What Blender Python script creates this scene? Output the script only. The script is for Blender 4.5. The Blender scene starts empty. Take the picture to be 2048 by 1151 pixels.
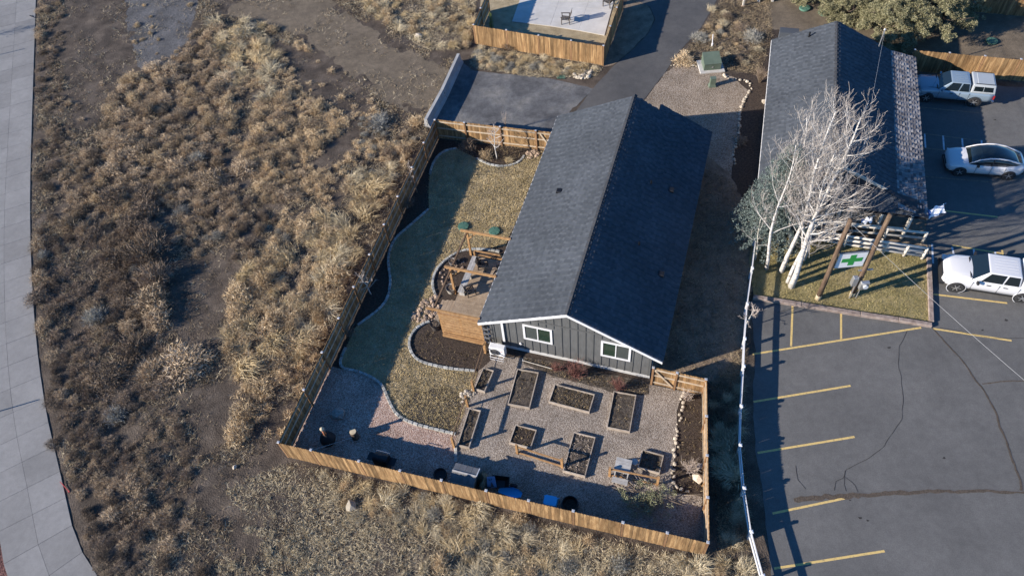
import bpy, bmesh, math, random
import numpy as np
from mathutils import Vector, Matrix, noise

SC = bpy.context.scene
COL = SC.collection
R = math.radians
PI = math.pi
rng = random.Random(7)
nr = np.random.default_rng(11)

# ------------------------------------------------------------------ camera
CAM_H, FPX, NADIR, CEN = 35.0, 1540.0, (1165.0, 1720.0), (1024.0, 575.5)
_dn = Vector((NADIR[0] - CEN[0], NADIR[1] - CEN[1], FPX)).normalized()
_fw = Vector((0, 0, 1))
_Y = (_fw - _dn * _fw.dot(_dn)).normalized()
_Z = -_dn
_X = _Y.cross(_Z)
cam_d = bpy.data.cameras.new("camera")
cam = bpy.data.objects.new("camera", cam_d)
COL.objects.link(cam)
_right = Vector((_X.x, _Y.x, _Z.x))
_up = -Vector((_X.y, _Y.y, _Z.y))
_back = -Vector((_X.z, _Y.z, _Z.z))
m = Matrix((_right, _up, _back)).transposed().to_4x4()
m.translation = (0, 0, CAM_H)
cam.matrix_world = m
cam_d.sensor_width = 36
cam_d.lens = FPX * 36 / 2048
cam_d.clip_end = 1500
SC.camera = cam

# ------------------------------------------------------------------ sky, sun, exposure
SUN_AZ, SUN_EL = 192.0, 22.0          # direction towards the sun, degrees counter-clockwise from +X
SUN_STRENGTH, SKY_STRENGTH, EXPOSURE = 5.0, 0.106, 0.98
world = bpy.data.worlds.new("World")
SC.world = world
world.use_nodes = True
wn = world.node_tree.nodes
sky = wn.new("ShaderNodeTexSky")
sky.sky_type = 'NISHITA'
sky.sun_disc = False
sky.sun_elevation = R(SUN_EL)
sky.sun_rotation = R(90 - SUN_AZ) % (2 * PI)
sky.altitude = 1100
sky.air_density = 1.0
sky.dust_density = 0.0
sky.ozone_density = 6.0
wn["Background"].inputs[1].default_value = SKY_STRENGTH
deep = wn.new("ShaderNodeHueSaturation")          # clear high-desert sky, a deeper blue all over
deep.inputs["Saturation"].default_value = 1.12
world.node_tree.links.new(sky.outputs[0], deep.inputs["Color"])
world.node_tree.links.new(deep.outputs[0], wn["Background"].inputs[0])
sd = bpy.data.lights.new("sun", 'SUN')
sd.energy = SUN_STRENGTH
sd.angle = R(0.55)
sd.color = (1.0, 0.895, 0.775)
so = bpy.data.objects.new("sun", sd)
COL.objects.link(so)
_to = Vector((math.cos(R(SUN_AZ)) * math.cos(R(SUN_EL)), math.sin(R(SUN_AZ)) * math.cos(R(SUN_EL)), math.sin(R(SUN_EL))))
so.rotation_euler = (-_to).to_track_quat('-Z', 'Y').to_euler()
so.location = (-30, -10, 30)
SC.view_settings.view_transform = 'Standard'
SC.view_settings.look = 'None'
SC.view_settings.gamma = 1.0
SC.view_settings.use_curve_mapping = False
SC.view_settings.exposure = EXPOSURE
SC.cycles.max_bounces = 5
SC.cycles.diffuse_bounces = 3


def at(px, py, z=0.0):
    """where the survey pixel meets the level z: the place's own coordinates in metres"""
    d = Vector((px - CEN[0], py - CEN[1], FPX))
    w = Vector((d.dot(_X), d.dot(_Y), d.dot(_Z)))
    t = (z - CAM_H) / w.z
    return Vector((w.x * t, w.y * t, z))


# ------------------------------------------------------------------ object helpers
def tag(o, label=None, cat=None, group=None, kind=None):
    if label: o["label"] = label
    if cat: o["category"] = cat
    if group: o["group"] = group
    if kind: o["kind"] = kind
    return o


def thing(name, label, cat, loc=(0, 0, 0), rz=0.0, group=None):
    o = bpy.data.objects.new(name, None)
    o.empty_display_size = 0.2
    COL.objects.link(o)
    o.location = loc
    o.rotation_euler = (0, 0, rz)
    return tag(o, label, cat, group)


def link(name, me, parent=None, loc=None, rot=None, scale=None):
    o = bpy.data.objects.new(name, me)
    COL.objects.link(o)
    if parent is not None: o.parent = parent
    if loc is not None: o.location = loc
    if rot is not None: o.rotation_euler = rot
    if scale is not None: o.scale = scale
    return o


class MB:
    def __init__(s):
        s.v = []; s.f = []

    def add(s, vs, fs):
        b = len(s.v)
        s.v += [tuple(p) for p in vs]
        s.f += [tuple(b + i for i in f) for f in fs]
        return s

    def box(s, x0, x1, y0, y1, z0, z1, M=None, bev=0.0):
        if x0 > x1: x0, x1 = x1, x0
        if y0 > y1: y0, y1 = y1, y0
        vs = [(x0, y0, z0), (x1, y0, z0), (x1, y1, z0), (x0, y1, z0), (x0, y0, z1), (x1, y0, z1), (x1, y1, z1), (x0, y1, z1)]
        fs = [(0, 3, 2, 1), (4, 5, 6, 7), (0, 1, 5, 4), (1, 2, 6, 5), (2, 3, 7, 6), (3, 0, 4, 7)]
        if bev:
            b = bev
            vs = vs[:4] + [(x0, y0, z1 - b), (x1, y0, z1 - b), (x1, y1, z1 - b), (x0, y1, z1 - b),
                           (x0 + b, y0 + b, z1), (x1 - b, y0 + b, z1), (x1 - b, y1 - b, z1), (x0 + b, y1 - b, z1)]
            fs = [(0, 3, 2, 1), (8, 9, 10, 11)]
            for i in range(4):
                j = (i + 1) % 4
                fs += [(i, j, 4 + j, 4 + i), (4 + i, 4 + j, 8 + j, 8 + i)]
        if M is not None: vs = [M @ Vector(p) for p in vs]
        return s.add(vs, fs)

    def beam(s, p0, p1, w, h, roll_up=Vector((0, 0, 1))):
        p0 = Vector(p0); p1 = Vector(p1)
        d = (p1 - p0).normalized()
        sd_ = d.cross(roll_up)
        if sd_.length < 1e-4: sd_ = d.cross(Vector((1, 0, 0)))
        sd_.normalize(); up = sd_.cross(d)
        vs = []
        for p in (p0, p1):
            for a, b in ((-1, -1), (1, -1), (1, 1), (-1, 1)):
                vs.append(p + sd_ * (a * w / 2) + up * (b * h / 2))
        return s.add(vs, [(0, 1, 2, 3), (7, 6, 5, 4), (0, 4, 5, 1), (1, 5, 6, 2), (2, 6, 7, 3), (3, 7, 4, 0)])

    def tube(s, pts, rad, n=6):
        pts = [Vector(p) for p in pts]
        if not isinstance(rad, (list, tuple)): rad = [rad] * len(pts)
        b = len(s.v)
        for i, p in enumerate(pts):
            d = (pts[min(i + 1, len(pts) - 1)] - pts[max(i - 1, 0)])
            if d.length < 1e-6: d = Vector((0, 0, 1))
            d.normalize()
            a = d.orthogonal().normalized() if abs(d.z) < .9 else d.cross(Vector((1, 0, 0))).normalized()
            c = d.cross(a)
            for k in range(n):
                t = 2 * PI * k / n
                s.v.append(tuple(p + (a * math.cos(t) + c * math.sin(t)) * rad[i]))
        for i in range(len(pts) - 1):
            for k in range(n):
                k2 = (k + 1) % n
                s.f.append((b + i * n + k, b + i * n + k2, b + (i + 1) * n + k2, b + (i + 1) * n + k))
        s.f.append(tuple(b + k for k in range(n - 1, -1, -1)))
        s.f.append(tuple(b + (len(pts) - 1) * n + k for k in range(n)))
        return s

    def lathe(s, prof, n=16, c=(0, 0, 0), axis='z', cap=True):
        b = len(s.v)
        for r, z in prof:
            for k in range(n):
                t = 2 * PI * k / n
                x, y = r * math.cos(t), r * math.sin(t)
                p = (x, y, z) if axis == 'z' else ((x, z, y) if axis == 'y' else (z, x, y))
                s.v.append((p[0] + c[0], p[1] + c[1], p[2] + c[2]))
        for i in range(len(prof) - 1):
            for k in range(n):
                k2 = (k + 1) % n
                s.f.append((b + i * n + k, b + i * n + k2, b + (i + 1) * n + k2, b + (i + 1) * n + k))
        if cap:
            s.f.append(tuple(b + k for k in range(n - 1, -1, -1)))
            s.f.append(tuple(b + (len(prof) - 1) * n + k for k in range(n)))
        return s

    def prism(s, poly, z0, z1):
        n = len(poly)
        vs = [(p[0], p[1], z0) for p in poly] + [(p[0], p[1], z1) for p in poly]
        fs = [tuple(range(n - 1, -1, -1)), tuple(range(n, 2 * n))]
        fs += [(i, (i + 1) % n, n + (i + 1) % n, n + i) for i in range(n)]
        return s.add(vs, fs)

    def slab(s, quad, th, n=None):
        """a flat polygon in space given a thickness along its normal"""
        q = [Vector(p) for p in quad]
        if n is None: n = (q[1] - q[0]).cross(q[2] - q[0]).normalized()
        k = len(q)
        vs = [p - n * th / 2 for p in q] + [p + n * th / 2 for p in q]
        fs = [tuple(range(k - 1, -1, -1)), tuple(range(k, 2 * k))] + [(i, (i + 1) % k, k + (i + 1) % k, k + i) for i in range(k)]
        return s.add(vs, fs)

    def mesh(s, name, mat, smooth=False):
        me = bpy.data.meshes.new(name)
        me.from_pydata(s.v, [], s.f)
        me.materials.append(mat)
        bm = bmesh.new(); bm.from_mesh(me)
        bmesh.ops.recalc_face_normals(bm, faces=bm.faces)
        bm.to_mesh(me); bm.free()
        if smooth: me.polygons.foreach_set("use_smooth", [True] * len(me.polygons))
        me.update()
        return me

    def build(s, name, mat, parent=None, loc=None, rot=None, smooth=False):
        return link(name, s.mesh(name, mat, smooth), parent, loc, rot)


def npmesh(name, V, F, mat):
    """big triangle mesh straight from arrays"""
    me = bpy.data.meshes.new(name)
    V = np.ascontiguousarray(V, dtype=np.float32); F = np.ascontiguousarray(F, dtype=np.int32)
    me.vertices.add(len(V)); me.vertices.foreach_set("co", V.ravel())
    me.loops.add(F.size); me.loops.foreach_set("vertex_index", F.ravel())
    me.polygons.add(len(F)); me.polygons.foreach_set("loop_start", np.arange(0, F.size, 3, dtype=np.int32))
    me.materials.append(mat)
    me.update(calc_edges=True)
    return me


def slivers(P, D, w, g=nr):
    """one slim triangle per row: base P, reach D, base width w"""
    n = len(P)
    side = np.cross(D, g.normal(size=(n, 3)))
    side /= (np.linalg.norm(side, axis=1, keepdims=True) + 1e-9)
    w = np.broadcast_to(np.asarray(w, float).reshape(-1, 1), (n, 1)) * .5
    V = np.empty((n, 3, 3))
    V[:, 0] = P - side * w; V[:, 1] = P + side * w; V[:, 2] = P + D
    return V.reshape(-1, 3), np.arange(3 * n).reshape(-1, 3)


def blades(P, D, w, droop=.35, g=nr):
    """bent grass blade: two segments, three triangles"""
    n = len(P)
    side = np.cross(D, g.normal(size=(n, 3)))
    side /= (np.linalg.norm(side, axis=1, keepdims=True) + 1e-9)
    w = np.broadcast_to(np.asarray(w, float).reshape(-1, 1), (n, 1)) * .5
    mid = P + D * .55
    tip = P + D; tip = tip.copy()
    L = np.linalg.norm(D, axis=1)
    tip[:, 2] -= droop * L * g.uniform(.3, 1, n)
    tip[:, :2] += D[:, :2] * .35
    V = np.empty((n, 5, 3))
    V[:, 0] = P - side * w; V[:, 1] = P + side * w; V[:, 2] = mid + side * w * .8; V[:, 3] = mid - side * w * .8; V[:, 4] = tip
    b = (np.arange(n) * 5)[:, None]
    F = np.concatenate([b + [0, 1, 2], b + [0, 2, 3], b + [3, 2, 4]])
    return V.reshape(-1, 3), F


def inpoly(x, y, poly):
    x = np.asarray(x); y = np.asarray(y)
    r = np.zeros(x.shape, bool)
    n = len(poly)
    for i in range(n):
        x0, y0 = poly[i][0], poly[i][1]; x1, y1 = poly[(i + 1) % n][0], poly[(i + 1) % n][1]
        c = ((y0 > y) != (y1 > y))
        if y0 != y1: r ^= c & (x < (x1 - x0) * (y - y0) / (y1 - y0) + x0)
    return r


def scatter(poly, n, g=nr):
    """n random points inside a ground polygon (metres)"""
    xs = [p[0] for p in poly]; ys = [p[1] for p in poly]
    out = np.zeros((0, 2))
    while len(out) < n:
        q = np.c_[g.uniform(min(xs), max(xs), n * 2), g.uniform(min(ys), max(ys), n * 2)]
        out = np.vstack([out, q[inpoly(q[:, 0], q[:, 1], poly)]])
    return out[:n]


def G2(pxs, z=0.0):
    return [at(x, y, z) for x, y in pxs]


def resample(pts, step):
    out = [Vector(pts[0])]
    carry = 0.0
    for a, b in zip(pts[:-1], pts[1:]):
        a = Vector(a); b = Vector(b); L = (b - a).length
        t = step - carry
        while t <= L:
            out.append(a + (b - a) * (t / L)); t += step
        carry = (carry + L) % step if t - step <= L else carry
        carry = L - (t - step)
    return out


def smooth_line(pts, it=2):
    pts = [Vector(p) for p in pts]
    for _ in range(it):
        q = [pts[0]]
        for a, b in zip(pts[:-1], pts[1:]): q += [a * .75 + b * .25, a * .25 + b * .75]
        q.append(pts[-1]); pts = q
    return pts


def rough_poly(poly, step=.3, amp=.05, seed=0):
    out = []
    n = len(poly)
    for i in range(n):
        a = Vector(poly[i]); b = Vector(poly[(i + 1) % n])
        k = max(1, int((b - a).length / step))
        for j in range(k):
            p = a.lerp(b, j / k)
            out.append(p + Vector((noise.noise((p.x * 2.3, p.y * 2.3, seed)), noise.noise((p.x * 2.3, p.y * 2.3, seed + 9)), 0)) * amp)
    return out


# ------------------------------------------------------------------ materials
def nmat(name):
    mt = bpy.data.materials.new(name); mt.use_nodes = True
    nt = mt.node_tree
    return mt, nt, nt.nodes["Principled BSDF"], nt.nodes, nt.links


def ramp(N, cols):
    r = N.new("ShaderNodeValToRGB")
    e = r.color_ramp.elements
    while len(e) < len(cols): e.new(0.5)
    for i, c in enumerate(cols):
        pos, c = c if isinstance(c[1], (tuple, list)) else (i / max(1, len(cols) - 1), c)
        e[i].position = pos; e[i].color = (*c, 1)
    return r


def objvar(nt, N, Lk, sock, amt):
    """each object of a material a little lighter or darker"""
    oi = N.new("ShaderNodeObjectInfo")
    mr = N.new("ShaderNodeMapRange"); mr.inputs[3].default_value = 1 - amt; mr.inputs[4].default_value = 1 + amt
    Lk.new(oi.outputs["Random"], mr.inputs[0])
    h = N.new("ShaderNodeHueSaturation")
    Lk.new(mr.outputs[0], h.inputs["Value"]); Lk.new(sock, h.inputs["Color"])
    return h.outputs[0]


def M(name, cols, scale=3.0, detail=6, rough=.85, bump=0, bscale=40, ov=0, stretch=(1, 1, 1), spec=.25, metal=0, lo=.3, hi=.7, obj=False, fine=None, mid=None):
    """noise-mottled surface: cols spread over a noise; fine = (scale, amount) adds a second grain"""
    mt, nt, bs, N, Lk = nmat(name)
    if obj:
        tc = N.new("ShaderNodeTexCoord"); pos = tc.outputs["Object"]
    else:
        ge = N.new("ShaderNodeNewGeometry"); pos = ge.outputs["Position"]
    mp = N.new("ShaderNodeMapping"); mp.inputs["Scale"].default_value = stretch
    Lk.new(pos, mp.inputs[0])
    no = N.new("ShaderNodeTexNoise"); no.inputs["Scale"].default_value = scale; no.inputs["Detail"].default_value = detail
    no.inputs["Roughness"].default_value = .62
    Lk.new(mp.outputs[0], no.inputs["Vector"])
    mr = N.new("ShaderNodeMapRange"); mr.inputs[1].default_value = lo; mr.inputs[2].default_value = hi
    Lk.new(no.outputs[0], mr.inputs[0])
    if len(cols) == 1: cols = [tuple(c * .88 for c in cols[0]), tuple(c * 1.12 for c in cols[0])]
    rp = ramp(N, cols); Lk.new(mr.outputs[0], rp.inputs[0])
    out = rp.outputs[0]
    if fine:
        n2 = N.new("ShaderNodeTexNoise"); n2.inputs["Scale"].default_value = fine[0]; n2.inputs["Detail"].default_value = 3
        Lk.new(mp.outputs[0], n2.inputs["Vector"])
        m2 = N.new("ShaderNodeMapRange"); m2.inputs[1].default_value = .3; m2.inputs[2].default_value = .7
        m2.inputs[3].default_value = 1 - fine[1]; m2.inputs[4].default_value = 1 + fine[1]
        Lk.new(n2.outputs[0], m2.inputs[0])
        h = N.new("ShaderNodeHueSaturation"); Lk.new(m2.outputs[0], h.inputs["Value"]); Lk.new(out, h.inputs["Color"])
        out = h.outputs[0]
    if mid:
        n4 = N.new("ShaderNodeTexNoise"); n4.inputs["Scale"].default_value = mid[0]; n4.inputs["Detail"].default_value = 8; n4.inputs["Roughness"].default_value = .7
        Lk.new(mp.outputs[0], n4.inputs["Vector"])
        m4 = N.new("ShaderNodeMapRange"); m4.inputs[1].default_value = .38; m4.inputs[2].default_value = .62
        m4.inputs[3].default_value = 1 - mid[1]; m4.inputs[4].default_value = 1 + mid[1]
        Lk.new(n4.outputs[0], m4.inputs[0])
        h4 = N.new("ShaderNodeHueSaturation"); Lk.new(m4.outputs[0], h4.inputs["Value"]); Lk.new(out, h4.inputs["Color"])
        out = h4.outputs[0]
    if ov: out = objvar(nt, N, Lk, out, ov)
    Lk.new(out, bs.inputs["Base Color"])
    bs.inputs["Roughness"].default_value = rough
    bs.inputs["Metallic"].default_value = metal
    bs.inputs["Specular IOR Level"].default_value = spec
    if bump:
        n3 = N.new("ShaderNodeTexNoise"); n3.inputs["Scale"].default_value = bscale; n3.inputs["Detail"].default_value = 4
        Lk.new(mp.outputs[0], n3.inputs["Vector"])
        b = N.new("ShaderNodeBump"); b.inputs["Strength"].default_value = bump; b.inputs["Distance"].default_value = .05
        Lk.new(n3.outputs[0], b.inputs["Height"]); Lk.new(b.outputs[0], bs.inputs["Normal"])
    return mt


def MG(name, cols, cell=22.0, tint=None, bump=.8, rough=.95, lowscale=.6, lowamt=.25):
    """loose stones: a colour for each cell, rounded relief, broad patches"""
    mt, nt, bs, N, Lk = nmat(name)
    ge = N.new("ShaderNodeNewGeometry")
    vo = N.new("ShaderNodeTexVoronoi"); vo.inputs["Scale"].default_value = cell
    Lk.new(ge.outputs["Position"], vo.inputs["Vector"])
    sp = N.new("ShaderNodeSeparateColor"); Lk.new(vo.outputs["Color"], sp.inputs[0])
    rp = ramp(N, cols); Lk.new(sp.outputs[0], rp.inputs[0])
    no = N.new("ShaderNodeTexNoise"); no.inputs["Scale"].default_value = lowscale; no.inputs["Detail"].default_value = 5
    Lk.new(ge.outputs["Position"], no.inputs["Vector"])
    mr = N.new("ShaderNodeMapRange"); mr.inputs[1].default_value = .3; mr.inputs[2].default_value = .7
    mr.inputs[3].default_value = 1 - lowamt; mr.inputs[4].default_value = 1 + lowamt
    Lk.new(no.outputs[0], mr.inputs[0])
    h = N.new("ShaderNodeHueSaturation"); Lk.new(mr.outputs[0], h.inputs["Value"]); Lk.new(rp.outputs[0], h.inputs["Color"])
    Lk.new(h.outputs[0], bs.inputs["Base Color"])
    bs.inputs["Roughness"].default_value = rough; bs.inputs["Specular IOR Level"].default_value = .15
    b = N.new("ShaderNodeBump"); b.inputs["Strength"].default_value = bump; b.inputs["Distance"].default_value = .03; b.invert = True
    Lk.new(vo.outputs["Distance"], b.inputs["Height"]); Lk.new(b.outputs[0], bs.inputs["Normal"])
    return mt


def MI(name, cols, rough=.9, ov=0.0, spec=.1, low=None):
    """every loose piece of the mesh takes its own colour from the list"""
    mt, nt, bs, N, Lk = nmat(name)
    ge = N.new("ShaderNodeNewGeometry")
    rp = ramp(N, cols); Lk.new(ge.outputs["Random Per Island"], rp.inputs[0])
    out = rp.outputs[0]
    if low:
        no = N.new("ShaderNodeTexNoise"); no.inputs["Scale"].default_value = low[0]; no.inputs["Detail"].default_value = 5
        Lk.new(ge.outputs["Position"], no.inputs["Vector"])
        mr = N.new("ShaderNodeMapRange"); mr.inputs[1].default_value = .32; mr.inputs[2].default_value = .68
        mr.inputs[3].default_value = 1 - low[1]; mr.inputs[4].default_value = 1 + low[1]
        Lk.new(no.outputs[0], mr.inputs[0])
        h = N.new("ShaderNodeHueSaturation"); Lk.new(mr.outputs[0], h.inputs["Value"]); Lk.new(out, h.inputs["Color"])
        out = h.outputs[0]
    if ov: out = objvar(nt, N, Lk, out, ov)
    Lk.new(out, bs.inputs["Base Color"])
    bs.inputs["Roughness"].default_value = rough; bs.inputs["Specular IOR Level"].default_value = spec
    return mt


def MP(name, col, rough=.5, metal=0.0, spec=.5, coat=0.0):
    mt, nt, bs, N, Lk = nmat(name)
    bs.inputs["Base Color"].default_value = (*col, 1); bs.inputs["Roughness"].default_value = rough
    bs.inputs["Metallic"].default_value = metal; bs.inputs["Specular IOR Level"].default_value = spec
    bs.inputs["Coat Weight"].default_value = coat; bs.inputs["Coat Roughness"].default_value = .06
    return mt


m_dirt = M("field_dirt", [(.037, .029, .023), (.074, .058, .045), (.122, .098, .077)], scale=.9, detail=10, bump=.9, bscale=14, fine=(22, .45), lo=.32, hi=.68)
m_track = M("dirt_track", [(.105, .084, .060), (.165, .133, .096)], scale=.7, detail=9, bump=.6, bscale=18, fine=(16, .2), mid=(2.2, .16))
m_cinder = MG("dark_cinder", [(.06, .06, .063), (.10, .10, .104), (.15, .145, .14)], cell=20, lowamt=.3)
m_pad = M("cinder_pad", [(.075, .076, .079), (.115, .117, .12), (.175, .17, .16)], scale=.4, detail=11, bump=.35, bscale=30, fine=(20, .22), mid=(2.5, .18), lo=.36, hi=.64)
m_redc = MG("red_cinder", [(.06, .03, .03), (.11, .05, .045), (.17, .09, .08)], cell=16)
m_concrete = M("concrete", [(.185, .183, .179), (.235, .232, .227)], scale=.5, detail=11, bump=.15, bscale=40, ov=.09, fine=(20, .06), mid=(3, .06))
m_patio = M("patio_concrete", [(.40, .39, .37), (.52, .51, .49)], scale=.9, detail=9, ov=.04, fine=(25, .05))
m_asphalt = M("asphalt", [(.094, .093, .091), (.113, .112, .109), (.134, .132, .128)], scale=.3, detail=12, bump=.25, bscale=40, fine=(22, .12), mid=(2.6, .08), rough=.88, lo=.28, hi=.72)
m_drive = M("driveway_asphalt", [(.068, .068, .069), (.094, .092, .090)], scale=.35, detail=10, bump=.2, bscale=40, fine=(22, .12), mid=(2.0, .08), lo=.36, hi=.64)
m_yellow = M("yellow_paint", [(.27, .215, .12), (.58, .42, .16)], scale=9, detail=8, lo=.25, hi=.5, fine=(60, .12))
m_whitep = M("faded_white_paint", [(.25, .26, .28), (.6, .62, .65)], scale=7, detail=8, lo=.25, hi=.55)
m_shadeline = M("shaded_line_paint", [(.09, .085, .08), (.24, .19, .14)], scale=6, detail=8, lo=.3, hi=.6)  # mottled line paint, the lot's cast shade put into its grey colour
m_crackdirt = M("crack_dirt", [(.055, .044, .035), (.115, .092, .072)], scale=14, detail=6, bump=.8, bscale=30)
m_crack = MP("crack_tar", (.025, .023, .022), rough=.9)
m_lawn = M("winter_lawn", [(.21, .165, .10), (.31, .25, .155), (.39, .32, .21)], scale=1.5, detail=10, bump=.9, bscale=22, fine=(30, .35))
m_lawn2 = M("island_lawn", [(.18, .155, .07), (.27, .225, .11), (.36, .29, .16)], scale=.8, detail=10, bump=.7, bscale=25, fine=(30, .3))
m_redgravel = MG("red_brown_gravel", [(.16, .10, .08), (.28, .19, .15), (.40, .29, .24), (.5, .42, .37)], cell=28)
m_gravel = MG("grey_brown_gravel", [(.12, .097, .076), (.205, .17, .14), (.28, .24, .20), (.38, .34, .30)], cell=30)
m_tangravel = MG("tan_gravel", [(.14, .105, .075), (.22, .175, .13), (.28, .23, .18), (.36, .31, .26)], cell=24, lowamt=.2)
m_mulch = M("bark_mulch", [(.022, .017, .014), (.05, .037, .029), (.085, .065, .05)], scale=9, detail=8, bump=.9, bscale=22, fine=(40, .4))
m_soil = M("bed_soil", [(.035, .028, .023), (.075, .062, .05), (.13, .11, .09)], scale=5, detail=8, bump=1, bscale=24, fine=(35, .45))
m_fence = M("cedar_fence", [(.11, .062, .030), (.24, .145, .066), (.42, .28, .14)], scale=2.2, detail=8, stretch=(5, 5, .5), ov=.42, rough=.8, lo=.25, hi=.75, fine=(12, .18), obj=False)
m_fencepost = M("fence_post_wood", [(.16, .085, .045), (.30, .18, .09)], scale=3, detail=6, stretch=(4, 4, .6), ov=.25)
m_fencegrey = M("weathered_fence_wood", [(.14, .105, .075), (.24, .19, .14), (.34, .28, .22)], scale=2.4, detail=8, stretch=(5, 5, .5), ov=.3)
m_rail = M("fence_rail_wood", [(.30, .24, .17), (.48, .40, .30)], scale=4, detail=6, ov=.15)
m_cap = M("post_cap_metal", [(.40, .40, .41), (.55, .55, .56)], scale=5, rough=.45, metal=.4)
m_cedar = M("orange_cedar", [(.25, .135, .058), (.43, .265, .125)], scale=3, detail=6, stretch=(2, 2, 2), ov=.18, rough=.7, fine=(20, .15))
m_darkbeam = M("dark_stained_beam", [(.12, .075, .045), (.2, .13, .08)], scale=3, detail=6)  # darker brown wood than the orange cedar
m_deck = M("deck_boards", [(.24, .18, .125), (.37, .29, .21)], scale=3, detail=7, ov=.14, fine=(18, .14))
m_greywood = M("grey_weathered_wood", [(.27, .265, .255), (.42, .41, .39)], scale=4, detail=7, ov=.1, stretch=(1, 1, 1))
m_bedwood = M("raised_bed_board", [(.28, .235, .19), (.44, .385, .32)], scale=4, detail=7, ov=.18, fine=(20, .15))
m_stone = M("edging_block", [(.24, .245, .23), (.40, .40, .37)], scale=6, detail=7, ov=.22, bump=.5, bscale=25)
m_rock = M("field_rock", [(.16, .14, .12), (.30, .275, .245), (.42, .39, .35)], scale=5, detail=8, ov=.3, bump=.6, bscale=18, obj=True)
m_palerock = M("pale_rock", [(.34, .29, .22), (.55, .49, .40)], scale=6, detail=6, ov=.3, bump=.5, bscale=20, obj=True)
m_rubble = M("tan_rubble_stone", [(.24, .17, .12), (.40, .31, .23)], scale=8, detail=6, ov=.35, bump=.5, bscale=20, obj=True)
m_shing = MI("charcoal_shingle", [(.058, .066, .076), (.065, .074, .085), (.072, .081, .093), (.083, .093, .106)], rough=.88, low=(.35, .13))
m_shing2 = MI("grey_shingle", [(.060, .068, .078), (.068, .077, .088), (.076, .085, .097), (.088, .098, .111)], rough=.88, low=(.35, .14))
m_shing3 = MI("worn_porch_shingle", [(.10, .095, .10), (.16, .155, .16), (.23, .22, .22), (.30, .29, .28)], rough=.9, low=(.7, .18))
m_ridge = MI("ridge_shingle", [(.04, .042, .047), (.06, .062, .068)], rough=.9)
m_siding = M("dark_grey_siding", [(.084, .087, .087), (.118, .120, .119)], scale=2.5, detail=7, rough=.7, ov=.06, stretch=(2, 2, .6))
m_batten = M("dark_grey_batten", [(.080, .083, .083), (.108, .110, .109)], scale=2.5, rough=.7, ov=.06)
m_found = M("painted_foundation", [(.36, .37, .37), (.5, .5, .49)], scale=3, detail=7)
m_white = M("white_trim", [(.58, .58, .585), (.68, .68, .68)], scale=3, rough=.5)
m_vinyl = M("white_vinyl", [(.56, .57, .58), (.68, .68, .68)], scale=2, rough=.35, spec=.4)
m_glassg = MP("green_reflection_pane", (.020, .037, .025), rough=.12, spec=.8)  # green reflection painted into the pane's base colour
m_glassd = MP("dark_screen_pane", (.055, .065, .062), rough=.25, spec=.6)
m_glass = MP("car_glass", (.008, .013, .016), rough=.06, spec=.9)
m_ac = M("white_enamel", [(.62, .62, .61), (.72, .72, .71)], scale=3, rough=.4)
m_black = MP("black_plastic", (.018, .018, .019), rough=.55)
m_blackm = MP("black_metal", (.022, .022, .024), rough=.4, metal=.5)
m_chrome = MP("bright_metal", (.62, .63, .65), rough=.25, metal=1)
m_galv = MP("galvanised_metal", (.42, .43, .44), rough=.45, metal=.7)
m_rubber = MP("tyre_rubber", (.025, .025, .026), rough=.85)
m_carwhite = MP("white_car_paint", (.58, .585, .60), rough=.32, spec=.5, coat=.7)
m_carsilver = MP("silver_blue_paint", (.24, .31, .37), rough=.35, metal=.25, coat=.5)
m_shellgrey = MP("pale_canopy_paint", (.33, .36, .38), rough=.4, coat=.3)
m_red = MP("tail_red", (.35, .02, .02), rough=.3)
m_lamp = MP("headlamp_lens", (.6, .62, .64), rough=.12, spec=.8)
m_amber = MP("amber_lens", (.5, .12, .03), rough=.3)
m_green = M("utility_green", [(.085, .115, .088), (.12, .155, .12)], scale=2, rough=.5)
m_lid = M("green_lid_plastic", [(.055, .125, .092), (.085, .18, .135)], scale=7, rough=.6, ov=.15)
m_pad2 = M("equipment_pad", [(.36, .35, .33), (.47, .46, .44)], scale=3, detail=7)
m_pole = M("utility_pole_wood", [(.055, .036, .024), (.115, .077, .052), (.18, .13, .088)], scale=3, detail=8, stretch=(4, 4, .5), bump=.4, bscale=20)
m_log = M("weathered_peeled_log", [(.42, .39, .33), (.62, .58, .51)], scale=5, detail=7, ov=.18)
m_signw = M("white_sign_board", [(.62, .64, .66), (.74, .75, .76)], scale=3, rough=.4)
m_signg = MP("green_cross", (.02, .25, .05), rough=.5)
m_timber = M("landscape_timber", [(.13, .10, .085), (.24, .19, .165), (.32, .27, .24)], scale=4, detail=8, ov=.2, bump=.4, bscale=30)
m_barrier = M("barrier_concrete", [(.27, .27, .262), (.38, .38, .37)], scale=1.5, detail=9, ov=.06, bump=.2)
m_bluetub = MP("blue_plastic", (.05, .42, .80), rough=.4)
m_bluefab = MP("blue_fabric", (.16, .27, .45), rough=.8)
m_tarp = M("olive_tarp", [(.08, .085, .06), (.15, .15, .11)], scale=6, detail=6, bump=.6, bscale=9)
m_shedroof = M("shed_roof_felt", [(.12, .125, .13), (.19, .19, .195)], scale=5, detail=6, ov=.15)
m_shedwall = M("shed_board", [(.2, .17, .14), (.3, .26, .22)], scale=3, ov=.1)
m_rust = M("rusted_steel", [(.30, .11, .05), (.48, .22, .12)], scale=6, detail=6, rough=.7)
m_clay = M("dark_clay", [(.012, .012, .013), (.03, .03, .031)], scale=4, rough=.7)
m_stump = M("cut_log_end", [(.36, .30, .2), (.52, .45, .32)], scale=5, rough=.8)
m_bark = M("log_bark", [(.06, .045, .035), (.13, .10, .08)], scale=6, bump=.6, bscale=14)
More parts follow.
